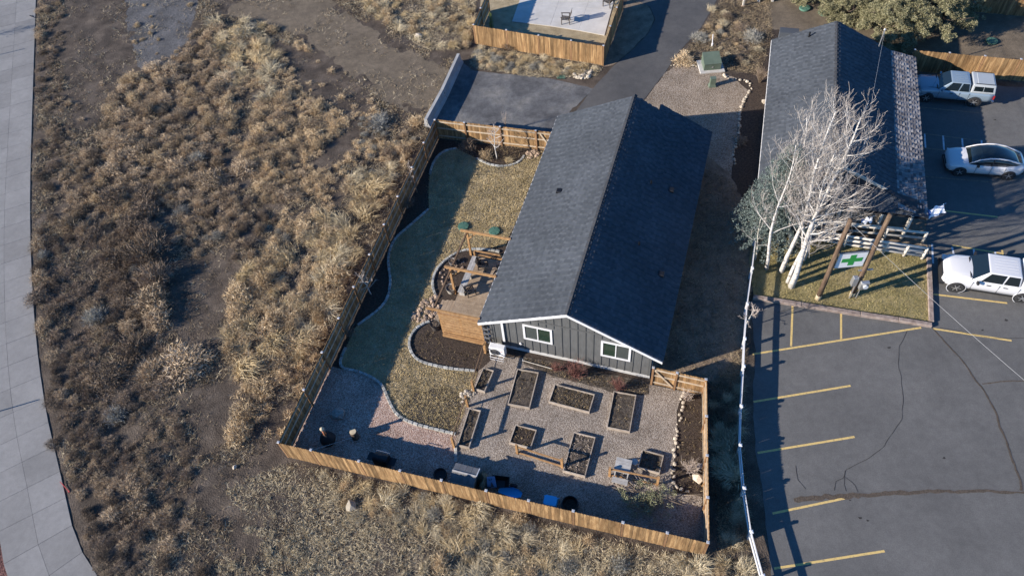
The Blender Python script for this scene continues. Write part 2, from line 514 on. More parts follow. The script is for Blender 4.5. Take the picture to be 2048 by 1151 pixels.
m_aspen = M("aspen_bark", [(.06, .055, .05), (.38, .36, .33), (.54, .52, .49), (.60, .58, .55)], scale=4.5, detail=5, stretch=(1, 1, 2.2), lo=.30, hi=.66, ov=.06)
m_aspenb = M("aspen_branch", [(.42, .40, .37), (.62, .60, .57)], scale=3, ov=.12)
m_twig = MI("brown_twig", [(.16, .12, .085), (.26, .20, .15), (.34, .28, .22)])
m_redtwig = MI("red_twig", [(.12, .05, .043), (.18, .082, .07), (.23, .125, .10)])
m_paletwig = MI("pale_twig", [(.32, .26, .21), (.45, .38, .33), (.52, .45, .38)])
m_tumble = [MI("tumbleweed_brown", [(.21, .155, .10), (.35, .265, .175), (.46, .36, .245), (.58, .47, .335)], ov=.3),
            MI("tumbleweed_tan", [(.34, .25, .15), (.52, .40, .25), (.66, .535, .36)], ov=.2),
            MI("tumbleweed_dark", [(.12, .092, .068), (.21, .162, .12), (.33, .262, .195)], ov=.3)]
m_straw = [MI("straw_grass", [(.36, .27, .15), (.54, .43, .255), (.68, .56, .36)], ov=.15),
           MI("pale_straw", [(.38, .31, .20), (.54, .46, .31), (.66, .58, .42)], ov=.15)]
m_sage = MI("grey_sage", [(.20, .19, .16), (.31, .30, .26), (.42, .41, .37)], ov=.12)
m_litter = MI("dry_litter", [(.10, .078, .055), (.20, .155, .105), (.32, .255, .165), (.42, .345, .235)], low=(.5, .35))
m_lawnblade = MI("lawn_blades", [(.28, .225, .115), (.43, .345, .185), (.53, .43, .245), (.60, .50, .31)], low=(.9, .28))
m_lawnblade2 = MI("island_blades", [(.20, .185, .075), (.31, .265, .12), (.42, .35, .19)], low=(.6, .25))
m_leaflit = MI("leaf_litter", [(.05, .038, .025), (.10, .075, .045), (.20, .15, .085), (.32, .25, .15)])
m_spruce = MI("blue_spruce", [(.07, .095, .088), (.13, .165, .152), (.20, .24, .222)])
m_juniper = MI("juniper", [(.10, .105, .055), (.19, .185, .10), (.29, .27, .16), (.40, .365, .235)], low=(1.2, .25))
m_conifer = MI("small_conifer", [(.10, .14, .02), (.18, .22, .035), (.25, .28, .06)])
m_cutgreen = MI("cut_branch_foliage", [(.12, .13, .07), (.22, .23, .13), (.36, .36, .24)])
m_aspentwig = MI("aspen_twig", [(.25, .22, .195), (.36, .325, .295), (.47, .435, .40)])
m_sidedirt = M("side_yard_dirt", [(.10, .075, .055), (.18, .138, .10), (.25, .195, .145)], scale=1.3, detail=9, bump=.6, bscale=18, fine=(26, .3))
m_wire = MP("pale_cable", (.36, .37, .38), rough=.5)
m_flagw = MP("white_flag_cloth", (.72, .74, .78), rough=.8)
m_flagb = MP("blue_flag_cloth", (.05, .12, .32), rough=.8)
m_pot = M("planter_glaze", [(.05, .048, .046), (.12, .11, .10)], scale=5, rough=.5)
m_potpale = M("pale_planter", [(.3, .28, .25), (.42, .40, .36)], scale=5, rough=.6)
m_seat = M("patio_chair_wood", [(.06, .052, .048), (.11, .098, .09)], scale=4)
m_redstick = MP("red_painted_stake", (.5, .05, .05), rough=.6)

# ================================================================== the setting
FIELD = G2([(78, -60), (73, 200), (66, 400), (70, 560), (82, 700), (102, 830), (138, 960), (165, 1080), (215, 1200), (1530, 1200), (1500, 1090), (1418, 1125),
            (572, 922), (548, 890), (862, 248), (846, 250), (912, 104), (942, 95), (938, 0), (960, -60)])
YARD_SW = at(557, 884, 1.65); YARD_NW = at(870, 239, 1.65); YARD_SE = at(1417, 1084, 1.65)
for _p in (YARD_SW, YARD_NW, YARD_SE): _p.z = 0

def gheight(x, y):
    return .12 * noise.fractal((x * .35, y * .35, 3.1), 1.0, 2.0, 4) + .02


_xs = np.r_[-400, -200, -110, -75, np.arange(-55, 45.1, .45), 75, 110, 200, 400]
_ys = np.r_[-400, -200, -60, -20, np.arange(0, 75.1, .45), 100, 140, 220, 400]
GX, GY = np.meshgrid(_xs, _ys)
gz = np.zeros(GX.shape)
FLAT = [G2([(246, -30), (398, -30), (388, 60), (372, 95), (330, 130), (296, 142), (282, 140), (258, 80)]), G2([(420, 22), (500, -20), (640, -20), (720, 45), (800, 85), (850, 118), (902, 140), (866, 208), (846, 236), (770, 205), (700, 150), (640, 100), (560, 55), (480, 38)])]
fin = inpoly(GX, GY, FIELD)
keepz = np.ones(GX.shape)
for dx, dy in [(0, 0)] + [(r_ * math.cos(a_), r_ * math.sin(a_)) for r_ in (.6, 1.2) for a_ in (0, 1.57, 3.14, 4.71)]:
    keepz -= (inpoly(GX + dx, GY + dy, FLAT[0]) | inpoly(GX + dx, GY + dy, FLAT[1]) | ~inpoly(GX + dx, GY + dy, FIELD)) / 9
for idx in zip(*np.nonzero(fin)):
    x, y = GX[idx], GY[idx]
    gz[idx] = keepz[idx] * (gheight(x, y) + .025 * noise.noise((x * 2.1, y * 2.1, 0)))
nx_, ny_ = len(_xs), len(_ys)
me = bpy.data.meshes.new("ground")
me.from_pydata(np.c_[GX.ravel(), GY.ravel(), gz.ravel()].tolist(), [],
               [(j * nx_ + i, j * nx_ + i + 1, (j + 1) * nx_ + i + 1, (j + 1) * nx_ + i) for j in range(ny_ - 1) for i in range(nx_ - 1)])
me.materials.append(m_dirt)
me.polygons.foreach_set("use_smooth", [True] * len(me.polygons))
ground = tag(link("ground", me), "brown bare earth of the lot and field", kind="structure")


def sheet(name, label, poly, z, mat, rough=.06, step=.3, parent=None, kind="structure"):
    pts = rough_poly(poly, step, rough, seed=len(name)) if rough else poly
    b = MB()
    n = len(pts)
    b.add([(p[0], p[1], z) for p in pts], [tuple(range(n))])
    o = b.build(name, mat, parent)
    nz = o.data.polygons[0].normal.z
    if nz < 0: o.data.flip_normals()
    if parent is None: tag(o, label, kind=kind)
    return o


# --- field surfaces
sheet("cinder_patch", "dark grey cinder patch at the head of the field", G2([(246, -30), (398, -30), (388, 60), (372, 95), (330, 130), (296, 142), (282, 140), (258, 80)]), .014, m_cinder, .25)
sheet("dirt_track", "bare brown dirt track crossing the field", G2([(420, 22), (500, -20), (640, -20), (720, 45), (800, 85), (850, 118), (902, 140), (866, 208), (846, 236), (770, 205), (700, 150), (640, 100), (560, 55), (480, 38)]), .010, m_track, .35)
sheet("red_cinder_bed", "dark red cinder strip on the far side of the sidewalk", G2([(-60, 900), (-4, 1005), (14, 1090), (30, 1152), (40, 1200), (-80, 1200)]), .004, m_redc, .05)

# --- sidewalk: concrete slabs in two columns, curving
edge = smooth_line([at(x, y) for x, y in [(74, -60), (69, 100), (64, 250), (60, 400), (63, 540), (73, 690), (93, 830), (118, 930), (140, 1030), (152, 1080), (172, 1115), (205, 1165), (240, 1215)]], 2)
st = resample(edge, 1.62)
walk = MB()
for a in range(1): pass
sw_root = thing("sidewalk", "pale concrete path of square slabs curving along the left edge", None, (0, 0, 0))
sw_root["kind"] = "structure"
nrm = []
for i, p in enumerate(st):
    d = (st[min(i + 1, len(st) - 1)] - st[max(i - 1, 0)]).normalized()
    nv = Vector((d.y, -d.x, 0))
    nv = nv * (1 if nv.x < 0 else -1)
    # cross joints run a little askew, as in the photograph
    nrm.append((nv + d * .0).normalized())
WS = 1.62
for i in range(len(st) - 1):
    a, b = st[i], st[i + 1]
    na, nb = nrm[i], nrm[i + 1]
    for c in range(2):
        wa0, wa1 = c * WS + .006, (c + 1) * WS - .006
        gp = (b - a).normalized() * .007
        q = [a + na * wa0 + gp, b + nb * wa0 - gp, b + nb * wa1 - gp, a + na * wa1 + gp]
        cx = sum(q, Vector()) / 4
        s = MB(); q2 = [p - cx for p in q]
        s.prism([(p.x, p.y) for p in q2], -.1, .04 + rng.uniform(-.003, .003))
        s.build("slab", m_concrete, sw_root, loc=(cx.x, cx.y, 0))
sb = MB()
n = len(st)
L0 = [p + v * .02 for p, v in zip(st, nrm)]; L1 = [p + v * (2 * WS - .02) for p, v in zip(st, nrm)]
sb.add([(p.x, p.y, .028) for p in L0 + L1], [(i, i + 1, n + i + 1, n + i) for i in range(n - 1)])
sb.build("joint_bed", m_crack, sw_root)

# --- yard surfaces (inside the wooden fence)
HA = R(-22.4)
HO = at(986, 688)
HU = Vector((math.cos(HA), math.sin(HA), 0)); HV = Vector((-math.sin(HA), math.cos(HA), 0))


def H(u, v, z=0):
    return HO + HU * u + HV * v + Vector((0, 0, z))


YARD_NE = H(11.2, -.35)
sheet("yard_bed", "dark bark mulch of the planting beds inside the yard fence", [YARD_SW, YARD_SE, YARD_NE, H(8.4, -.3), H(8.4, 15), H(-1, 15), YARD_NW], .004, m_mulch, 0)
LAWN = G2([(914, 297), (885, 303), (868, 322), (860, 345), (857, 380), (858, 418), (838, 436), (815, 456), (795, 472), (783, 490), (776, 515), (778, 540), (782, 560), (778, 590), (768, 610),
           (745, 630), (722, 645), (711, 655), (692, 695), (682, 715), (680, 730), (686, 737), (715, 742), (735, 750), (757, 762), (768, 775), (775, 795), (787, 820), (797, 832), (820, 845),
           (865, 857), (912, 868), (938, 800), (955, 742), (905, 738), (878, 733), (842, 724), (826, 712), (817, 690), (822, 668), (840, 650), (852, 632), (870, 596), (866, 580), (865, 560), (873, 538), (893, 518),
           (918, 503), (945, 498), (1010, 492), (1096, 300), (1052, 310), (1043, 322), (1025, 331), (1000, 334), (975, 329), (953, 317)])
sheet("lawn", "dormant straw and olive lawn winding through the fenced yard", LAWN, .012, m_lawn, .03)
REDG = G2([(640, 728), (690, 738), (715, 742), (735, 750), (757, 762), (768, 775), (775, 795), (787, 820), (797, 832), (820, 845), (865, 857), (912, 868), (912, 930), (905, 990)]) + [YARD_SW]
sheet("red_gravel", "reddish gravel in the front left corner of the yard", REDG, .008, m_redgravel, .02)
GARD = G2([(957, 742), (992, 712), (1060, 716), (1297, 768), (1366, 782), (1354, 820), (1352, 900), (1342, 950), (1348, 985), (1405, 992)]) + [YARD_SE] + G2([(905, 992), (912, 930), (912, 868), (938, 800)])
sheet("garden_gravel", "grey brown gravel around the raised beds", GARD, .016, m_gravel, .03)
sheet("house_bed", "dark soil bed along the front wall of the house", G2([(1045, 712), (1297, 764), (1296, 788), (1240, 790), (1190, 772), (1140, 762), (1090, 745), (1048, 728)]), .020, m_soil, .12)
sheet("worn_turf", "bare grey soil patch worn in the lawn", G2([(800, 812), (830, 785), (890, 775), (932, 792), (914, 866), (866, 855), (822, 843)]), .018, m_soil, .25)

# --- the drive, the cinder pad and the ground behind the house
sheet("cinder_pad", "dark cinder parking pad behind the yard fence", G2([(915, 122), (932, 130), (948, 142), (1100, 157), (1190, 178), (1140, 222), (1105, 280), (1060, 280), (872, 244), (852, 250), (888, 175)]), .008, m_pad, .12)
sheet("driveway", "smooth dark asphalt drive running up past the patio fence", G2([(1240, -40), (1262, -5), (1300, 14), (1311, 40), (1298, 66), (1268, 98), (1228, 132), (1190, 172), (1150, 225), (1120, 290), (1250, 290), (1288, 200), (1332, 142), (1358, 104), (1402, 56), (1440, -10), (1455, -40)]), .014, m_drive, .04)
sheet("tan_gravel", "tan gravel yard between the house and the green transformer", G2([(1270, 260), (1288, 202), (1330, 146), (1352, 131), (1400, 136), (1440, 142), (1458, 152), (1480, 158), (1500, 163), (1503, 180), (1490, 205), (1480, 232), (1477, 262), (1470, 300), (1462, 350), (1420, 420), (1380, 420)]), .010, m_tangravel, .08)
sheet("side_bed", "dark mulch bed beside the neighbouring building", G2([(1462, 150), (1515, 140), (1535, 60), (1560, 60), (1560, 420), (1500, 430), (1462, 350), (1474, 262), (1482, 228), (1500, 185)]), .0165, m_mulch, .15)
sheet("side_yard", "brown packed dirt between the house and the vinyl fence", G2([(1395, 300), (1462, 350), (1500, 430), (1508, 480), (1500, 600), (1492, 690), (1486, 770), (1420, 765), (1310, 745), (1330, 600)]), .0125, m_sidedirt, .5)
sheet("back_dirt", "dry tan ground under the juniper trees", G2([(1530, -60), (2150, -60), (2150, 125), (1830, 108), (1560, 70), (1535, 50)]), .006, m_track, .2)
sheet("patio_lawn", "patchy grass strip around the concrete patio", G2([(968, -60), (952, 88), (1204, 132), (1262, -60)]), .006, m_lawn, .05)
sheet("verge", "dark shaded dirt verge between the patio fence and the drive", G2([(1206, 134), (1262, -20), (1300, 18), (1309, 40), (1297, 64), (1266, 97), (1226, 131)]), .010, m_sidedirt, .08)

# --- parking lot
LOT = G2([(1500, 603), (1511, 700), (1506, 800), (1511, 900), (1524, 970), (1530, 1035), (1548, 1190), (2900, 1240), (2900, 230), (1820, 160), (1700, 300), (1700, 560)])
lot = sheet("parking_lot", "grey asphalt parking lot with yellow stall lines", LOT, .010, m_asphalt, .08)
ISLAND = G2([(1507, 597), (1858, 650), (1855, 520), (1800, 503), (1690, 478), (1600, 470), (1505, 470), (1498, 520)])
sheet("island_lawn", "olive winter grass of the corner island beside the lot", ISLAND, .05, m_lawn2, .03)
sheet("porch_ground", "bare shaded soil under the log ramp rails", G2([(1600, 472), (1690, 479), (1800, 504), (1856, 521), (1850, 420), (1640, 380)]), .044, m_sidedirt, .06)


def strip(name, pts, w, z, mat, parent, jag=0.0, seed=1):
    pts = [Vector(p) for p in pts]
    if jag: pts = resample(pts, .18) + [pts[-1]]
    Lp, Rp = [], []
    for i, p in enumerate(pts):
        d = (pts[min(i + 1, len(pts) - 1)] - pts[max(i - 1, 0)]).normalized()
        nv = Vector((-d.y, d.x, 0))
        ww = w[0] + (w[1] - w[0]) * i / max(1, len(pts) - 1) if isinstance(w, tuple) else w
        off = nv * (noise.noise((p.x * 1.1, p.y * 1.1, seed)) * jag * 1.6) if jag else Vector()
        j0 = 1 + (noise.noise((p.x * 5, p.y * 5, seed)) * 1.1 if jag else 0); j1 = 1 + (noise.noise((p.x * 5, p.y * 5, seed + 5)) * 1.1 if jag else 0)
        Lp.append(p + off + nv * ww / 2 * max(.15, j0)); Rp.append(p + off - nv * ww / 2 * max(.15, j1))
    n = len(pts)
    b = MB()
    b.add([(p.x, p.y, z) for p in Lp + Rp], [(n + i, n + i + 1, i + 1, i) for i in range(n - 1)])
    return b.build(name, mat, parent)


def line(a, b, w=.105, mat=m_yellow, z=.014):
    return strip("painted_line", [at(*a), at(*b)], w, z, mat, lot)


for a, b in [((1505, 708), (1842, 655)), ((1585, 612), (1582, 692)), ((1682, 627), (1682, 679)), ((1507, 803), (1701, 771)), ((1515, 905), (1709, 873)),
             ((1545, 1026), (1697, 994)), ((1548, 1136), (1769, 1101)), ((1866, 657), (2023, 681)), ((1864, 588), (2014, 606)),
             ((1885, 421), (1995, 434)), ((1905, 491), (2005, 507))]:
    line(a, b)
line((2004, 500), (2006, 514), .1, m_yellow, .018)
for a, b in [((1843, 215), (1967, 227)), ((1845, 267), (1978, 284)), ((1847, 296), (1900, 302)), ((1850, 353), (1988, 365))]:
    line(a, b, .09, m_shadeline)
for a, b in [((1849, 268), (1851, 296)), ((1886, 272), (1888, 300)), ((1924, 277), (1926, 303)), ((1963, 281), (1963, 300)),
             ((1864, 488), (1866, 527)), ((1904, 494), (1908, 512)), ((1947, 498), (1949, 512)), ((1990, 503), (1991, 512))]:
    line(a, b, .10, m_whitep, .018)
strip("dirt_crack", G2([(1588, 1000), (1640, 993), (1760, 988), (1870, 982), (1960, 982), (2060, 984), (2150, 986)]), (.24, .08), .022, m_crackdirt, lot, .06, 3)
strip("dirt_crack", G2([(1864, 656), (1885, 682), (1918, 710), (1945, 750), (1962, 772), (1985, 815), (2010, 880), (2025, 920), (2042, 960), (2040, 980)]), (.06, .10), .022, m_crackdirt, lot, .08, 5)
strip("dirt_crack", G2([(1964, 768), (2000, 764), (2060, 762)]), .06, .022, m_crackdirt, lot, .05, 7)
for k, c in enumerate([[(1815, 662), (1798, 692), (1797, 735), (1806, 780), (1805, 835), (1768, 890), (1730, 920), (1690, 940), (1688, 955), (1672, 962), (1668, 980)],
                       [(1690, 940), (1686, 968), (1690, 982)], [(1690, 955), (1710, 968), (1716, 984)], [(1590, 930), (1596, 960), (1610, 978)],
                       [(1880, 655), (1930, 665), (1990, 676), (2060, 676)], [(1592, 612), (1555, 625)]]):
    strip("hairline_crack", G2(c), .020, .019, m_crack, lot, .05, 11 + k)
for k, (x, y, r) in enumerate([(1778, 695, .09), (1720, 1035, .08), (1735, 1040, .06), (2012, 640, .09), (1888, 915, .07), (1965, 660, .07), (1990, 240, .08), (1700, 1000, .05)]):
    c = at(x, y)
    b = MB(); b.add([(c.x + r * (1 + .35 * math.sin(3 * t + k)) * math.cos(t), c.y + .7 * r * (1 + .3 * math.cos(2 * t + k)) * math.sin(t), .0155) for t in [i * PI / 5 for i in range(10)]], [tuple(range(10))])
    b.build("oil_stain", m_crack, lot)

# --- island timbers
tb = thing("timber_border", "weathered landscape timbers edging the corner lawn island", "edging", H(0, 0) * 0)


def timber(a, b, w=.24, h=.2):
    a = Vector(a); b = Vector(b)
    mid = (a + b) / 2; L = (b - a).length - .02; an = math.atan2((b - a).y, (b - a).x)
    MB().box(-L / 2, L / 2, -w / 2, w / 2, -.02, h + rng.uniform(-.01, .01), bev=.02).build("timber", m_timber, tb, loc=(mid.x, mid.y, 0), rot=(0, 0, an))


fr = [at(1505, 596), at(1602, 611), at(1720, 630), at(1795, 641), at(1862, 652)]
for a, b in zip(fr[:-1], fr[1:]): timber(a, b)
sd2 = [at(1861, 645), at(1859, 585), at(1856, 518)]
for a, b in zip(sd2[:-1], sd2[1:]): timber(a, b)
timber(at(1700, 486), at(1755, 488), .14, .12)

# --- lawn edging blocks, one by one
edg = thing("lawn_edging", "winding row of grey concrete edging blocks along the lawn", "edging")
EDGES = [[(914, 297), (885, 303), (868, 322), (860, 345), (862, 356)],
         [(858, 418), (838, 436), (815, 456), (795, 472), (783, 490), (776, 515), (778, 540), (782, 560), (778, 590), (768, 610), (745, 630), (722, 645), (711, 655)],
         [(692, 695), (682, 715), (680, 730), (686, 737), (715, 742), (735, 750), (757, 762), (768, 775), (775, 795), (787, 820), (797, 832), (820, 845), (865, 857), (912, 868)],
         [(953, 317), (975, 329), (1000, 334), (1025, 331), (1043, 322), (1052, 306)],
         [(1000, 504), (975, 499), (945, 498), (918, 503), (893, 518), (873, 538), (865, 560), (866, 580), (875, 596)],
         [(860, 643), (840, 650), (822, 668), (817, 690), (826, 712), (842, 724), (878, 733), (905, 738), (955, 742)],
         [(912, 892), (912, 932)]]
blk = MB().box(-.135, .135, -.075, .075, 0, .10, bev=.02).mesh("edging_block", m_stone)
for e in EDGES:
    pts = resample(smooth_line(G2(e), 2), .29)
    for i in range(len(pts) - 1):
        a, b = pts[i], pts[i + 1]; c = (a + b) / 2
        o = link("edging_block", blk, edg, loc=(c.x, c.y, rng.uniform(-.012, .008)), rot=(rng.uniform(-.04, .04), rng.uniform(-.04, .04), math.atan2((b - a).y, (b - a).x) + rng.uniform(-.08, .08)))
        o.scale = (rng.uniform(.93, 1.03), rng.uniform(.9, 1.1), 1)

# ================================================================== wooden fences
_pick = {}


def picket_mesh(h, mat, w=.137):
    k = (round(h, 2), mat.name, w)
    if k not in _pick:
        b = MB(); e = .03
        prof = [(-w / 2, .04), (w / 2, .04), (w / 2, h - e), (w / 2 - e, h), (-w / 2 + e, h), (-w / 2, h - e)]
        vs = [(x, -.009, z) for x, z in prof] + [(x, .009, z) for x, z in prof]
        fs = [(0, 1, 2, 3, 4, 5), (11, 10, 9, 8, 7, 6)] + [(i, 6 + i, 6 + (i + 1) % 6, (i + 1) % 6) for i in range(6)]
        b.add(vs, fs); _pick[k] = b.mesh("picket", mat)
    return _pick[k]


post_me = {}


def fence(name, label, p0, p1, h=1.65, posts=None, outside=1, rails=(.28, .95, 1.48), gate=None, mat=None, end_posts=(True, True), group=None, caps=True):
    """boards on the outside face (outside=+1: left of p0->p1), rails on the inner face, capped posts"""
    mat = mat or m_fence
    p0 = Vector(p0); p1 = Vector(p1)
    L = (p1 - p0).length; an = math.atan2((p1 - p0).y, (p1 - p0).x)
    t = thing(name, label, "fence", (p0.x, p0.y, 0), an, group)
    if posts is None:
        n = max(1, round(L / 2.25)); posts = [L * i / n for i in range(n + 1)]
    if not end_posts[0]: posts = [p for p in posts if p > .2]
    if not end_posts[1]: posts = [p for p in posts if p < L - .2]
    pm = picket_mesh(h, mat)
    qs = sorted(set([0.0] + [round(q, 3) for q in posts] + [round(L, 3)]))
    for a, c in zip(qs[:-1], qs[1:]):
        a0 = a + (.062 if any(abs(a - q) < .01 for q in posts) else 0); c0 = c - (.062 if any(abs(c - q) < .01 for q in posts) else 0)
        if c0 - a0 < .1: continue
        n = max(1, round((c0 - a0) / .1385)); pw = (c0 - a0) / n
        for i in range(n):
            o = link("picket", pm, t, loc=(a0 + (i + .5) * pw, outside * .03, rng.uniform(-.015, .015)), rot=(0, rng.uniform(-.008, .008), PI if rng.random() < .5 else 0))
            o.scale = (pw / .1385, 1, 1)
    k = round(h, 2)
    if k not in post_me:
        post_me[k] = (MB().box(-.05, .05, -.05, .05, -.05, h + .03).mesh("post", m_fencepost), MB().box(-.066, .066, -.066, .066, 0, .03, bev=.02).mesh("post_cap", m_cap))
    for q in posts:
        po = link("post", post_me[k][0], t, loc=(q, 0, 0))
        if caps: link("post_cap", post_me[k][1], po, loc=(0, 0, h + .03))
    qs = sorted(set([0] + list(posts) + [L]))
    for a, b in zip(qs[:-1], qs[1:]):
        if b - a < .3: continue
        for rz in rails:
            if rz < h: MB().box(a + .05, b - .05, -outside * .018, outside * .019, rz - .045, rz + .045).build("rail", m_rail, t)
    if gate:
        a, b = gate
        MB().beam((a, -outside * .035, h - .2), (b, -outside * .035, .25), .04, .1).build("brace", m_rail, t)
    return t


sw, nw, se, ne = YARD_SW, YARD_NW, YARD_SE, YARD_NE
fence("yard_fence", "long brown wooden fence along the left side of the yard", sw, nw, posts=[(at(x, y, 1.65) - at(557, 884, 1.65)).length for x, y in [(557, 884), (602, 778), (637, 703), (671, 635), (703, 573), (733, 508), (761, 448), (788, 392), (816, 334), (842, 285), (869, 240)]],
      outside=1, end_posts=(False, True))
fence("yard_fence", "sunlit wooden fence with capped posts across the front of the yard", sw, se,
      posts=[(at(x, y, 1.65) - at(557, 884, 1.65)).length for x, y in [(557, 884), (622, 899), (718, 921), (800, 941), (882, 962), (971, 985), (1056, 1005), (1146, 1024), (1245, 1050), (1334, 1070), (1416, 1084)]], outside=-1)
fence("yard_fence", "wooden fence seen nearly edge-on along the right of the garden", se, ne, outside=-1, end_posts=(False, True))
fence("yard_fence", "short wooden fence and braced gate beside the house front corner", H(8.55, -.32), ne, outside=1, posts=[.08, 1.25, 2.6], gate=(.2, 1.15), end_posts=(True, False))
fence("yard_fence", "sunlit wooden fence and braced gate closing the rear of the yard", nw, H(-.3, 15.05), outside=1, gate=(7.05, 7.75), posts=[2.0, 4.4, 6.75])
# neighbour's patio fence
pl = at(947, 50, 1.65); pr = at(1207, 92, 1.65); pl.z = pr.z = 0
pl2 = at(975, -15, 1.65); pr2 = at(1246, -20, 1.65); pl2.z = pr2.z = 0
pdir = (pr - pl).normalized()
fence("patio_fence", "brown wooden fence in front of the concrete patio", pl, pr, outside=-1, posts=[0, (at(1013, 60, 1.65) - at(947, 50, 1.65)).length, (at(1077, 71, 1.65) - at(947, 50, 1.65)).length, (at(1142, 82, 1.65) - at(947, 50, 1.65)).length, (pr - pl).length])
fence("patio_fence", "wooden fence on the left side of the concrete patio", pl, pl2, outside=1, end_posts=(False, True))
fence("patio_fence", "shaded wooden fence on the drive side of the concrete patio", pr, pr2, outside=-1, end_posts=(False, True))
# fence behind the old pickup
fa = at(1830, 100, 1.65); fb = at(2190, 132, 1.65); fa.z = fb.z = 0
fence("lot_fence", "orange wooden fence behind the silver pickup", fa, fb, outside=-1)
fc = at(1960, -6, 1.2); fd = at(2090, 6, 1.2); fc.z = fd.z = 0
fence("lot_fence", "wooden fence far behind the pale boulder", fc, fd, h=1.4, outside=-1)

# ================================================================== roofs made of shingles
def shingle_plane(o, right, up, Wd, Ln, ex=.15, tab=.19, th=.018, seed=0, mask=None):
    """courses of overlapping tabs: o eave corner, right along the eave, up along the slope"""
    g = np.random.default_rng(seed)
    right = Vector(right).normalized(); up = Vector(up).normalized(); n = right.cross(up).normalized()
    if n.z < 0: n = -n
    V, F = [], []
    rows = int(Ln / ex)
    for r in range(rows + 1):
        y0 = r * ex
        if y0 > Ln - .02: break
        x = -tab * (r % 2) + g.uniform(-.012, .012); odd = False
        while x < Wd:
            tw = tab * g.uniform(.93, 1.07)
            a, b = max(0, x), min(Wd, x + tw - .008)
            x += tw
            if b - a < .03: continue
            y1 = min(Ln, y0 + ex * 1.08); dy = g.uniform(-.012, .006)
            if mask and not mask((a + b) / 2, y0 + ex / 2): continue
            odd = not odd
            t = th * (g.uniform(1.8, 2.4) if odd else g.uniform(.5, .8))
            P = [(a, y0 + dy, 0), (b, y0 + dy, 0), (b, y0 + dy, t), (a, y0 + dy, t), (b, y1, .003), (a, y1, .003)]
            k = len(V)
            V += [tuple(o + right * p[0] + up * p[1] + n * p[2]) for p in P]
            F += [(k, k + 1, k + 2, k + 3), (k + 3, k + 2, k + 4, k + 5), (k, k + 3, k + 5), (k + 1, k + 4, k + 2)]
    return V, F


# ================================================================== the house
house = thing("house", "long single-storey house with dark grey board siding and charcoal shingle roof", "house", HO, HA)
W_, LN = 8.47, 15.75
EZ, RZ, RU = 2.18, 4.57, 4.235
EL, ER = -.52, 8.99
VF, VB = -.2, 16.05
slopeL = (RZ - EZ) / (RU - EL); slopeR = (RZ - EZ) / (ER - RU)


def zroof(u): return RZ - (RU - u) * slopeL if u < RU else RZ - (u - RU) * slopeR


TH = .16
wall_top = lambda u: zroof(u) - TH - .02
b = MB()
b.add([(0, 0, .26), (W_, 0, .26), (W_, 0, wall_top(W_)), (RU, 0, wall_top(RU)), (0, 0, wall_top(0))] + [(0, .14, .26), (W_, .14, .26), (W_, .14, wall_top(W_)), (RU, .14, wall_top(RU)), (0, .14, wall_top(0))],
      [(0, 1, 2, 3, 4), (9, 8, 7, 6, 5)] + [(i, (i + 1) % 5, 5 + (i + 1) % 5, 5 + i) for i in range(5)])
fw = b.build("front_wall", m_siding, house)
b = MB(); b.box(0, .14, .14, LN, .26, wall_top(0) - .03); b.build("side_wall", m_siding, house)
b = MB(); b.box(W_ - .14, W_, .14, LN, .26, wall_top(W_) - .03); b.build("side_wall", m_siding, house)
b = MB(); b.add([(.14, LN - .14, .26), (W_ - .14, LN - .14, .26), (W_ - .14, LN - .14, wall_top(W_) - .1), (RU, LN - .14, wall_top(RU)), (.14, LN - .14, wall_top(0) - .1)], [(0, 1, 2, 3, 4)]); b.build("back_wall", m_siding, house)
b = MB(); b.box(-.012, W_ + .012, -.014, .2, -.05, .258); b.box(-.012, .2, .2, LN, -.05, .258); b.box(W_ - .2, W_ + .012, .2, LN, -.05, .258); b.build("foundation", m_found, house)
BELT = 3.12
wins = [(1.83, 3.38, 1.32, 2.64), (5.90, 7.42, 1.27, 2.64)]
MB().box(.02, W_ - .02, -.034, 0, BELT - .03, BELT + .06).build("belt_board", m_batten, fw)
# clip the belt board to the gable width
fw.children[0].data.vertices.foreach_set("co", np.array([c for v in fw.children[0].data.vertices for c in (max(1.95, min(6.55, v.co.x)), v.co.y, v.co.z)], dtype=np.float32))
k = 0
u = .2
while u < W_ - .1:
    segs = []
    top = wall_top(u) - .005
    segs = [(.262, top)]
    for (a, c, z0, z1) in wins:
        if a - .12 < u < c + .12: segs = [(.262, z0 - .13), (z1 + .13, top)]
    for z0, z1 in segs:
        if z1 - z0 > .1: MB().box(u - .024, u + .024, -.026, 0, z0, z1).build("batten", m_batten, fw)
    u += .408
MB().box(0, .1, -.02, 0, .262, wall_top(.02) - .02).build("corner_board", m_batten, fw)
MB().box(W_ - .1, W_, -.02, 0, .262, wall_top(W_) - .02).build("corner_board", m_batten, fw)
for wi, (a, c, z0, z1) in enumerate(wins):
    f = MB(); t = .11; y0, y1 = -.05, .0
    f.box(a, c, y0, y1, z1 - t, z1); f.box(a, c, y0, y1, z0, z0 + t); f.box(a, a + t, y0, y1, z0 + t, z1 - t); f.box(c - t, c, y0, y1, z0 + t, z1 - t)
    mid = (a + c) / 2
    f.box(mid - .025, mid + .025, y0 + .01, y1, z0 + t, z1 - t)
    wo = f.build("window", m_white, house)
    for s_, (xa, xb) in enumerate(((a + t, mid - .025), (mid + .025, c - t))):
        MB().box(xa, xb, -.016, -.004, z0 + t, z1 - t).build("pane", m_glassg if s_ != wi else m_glassd, wo)
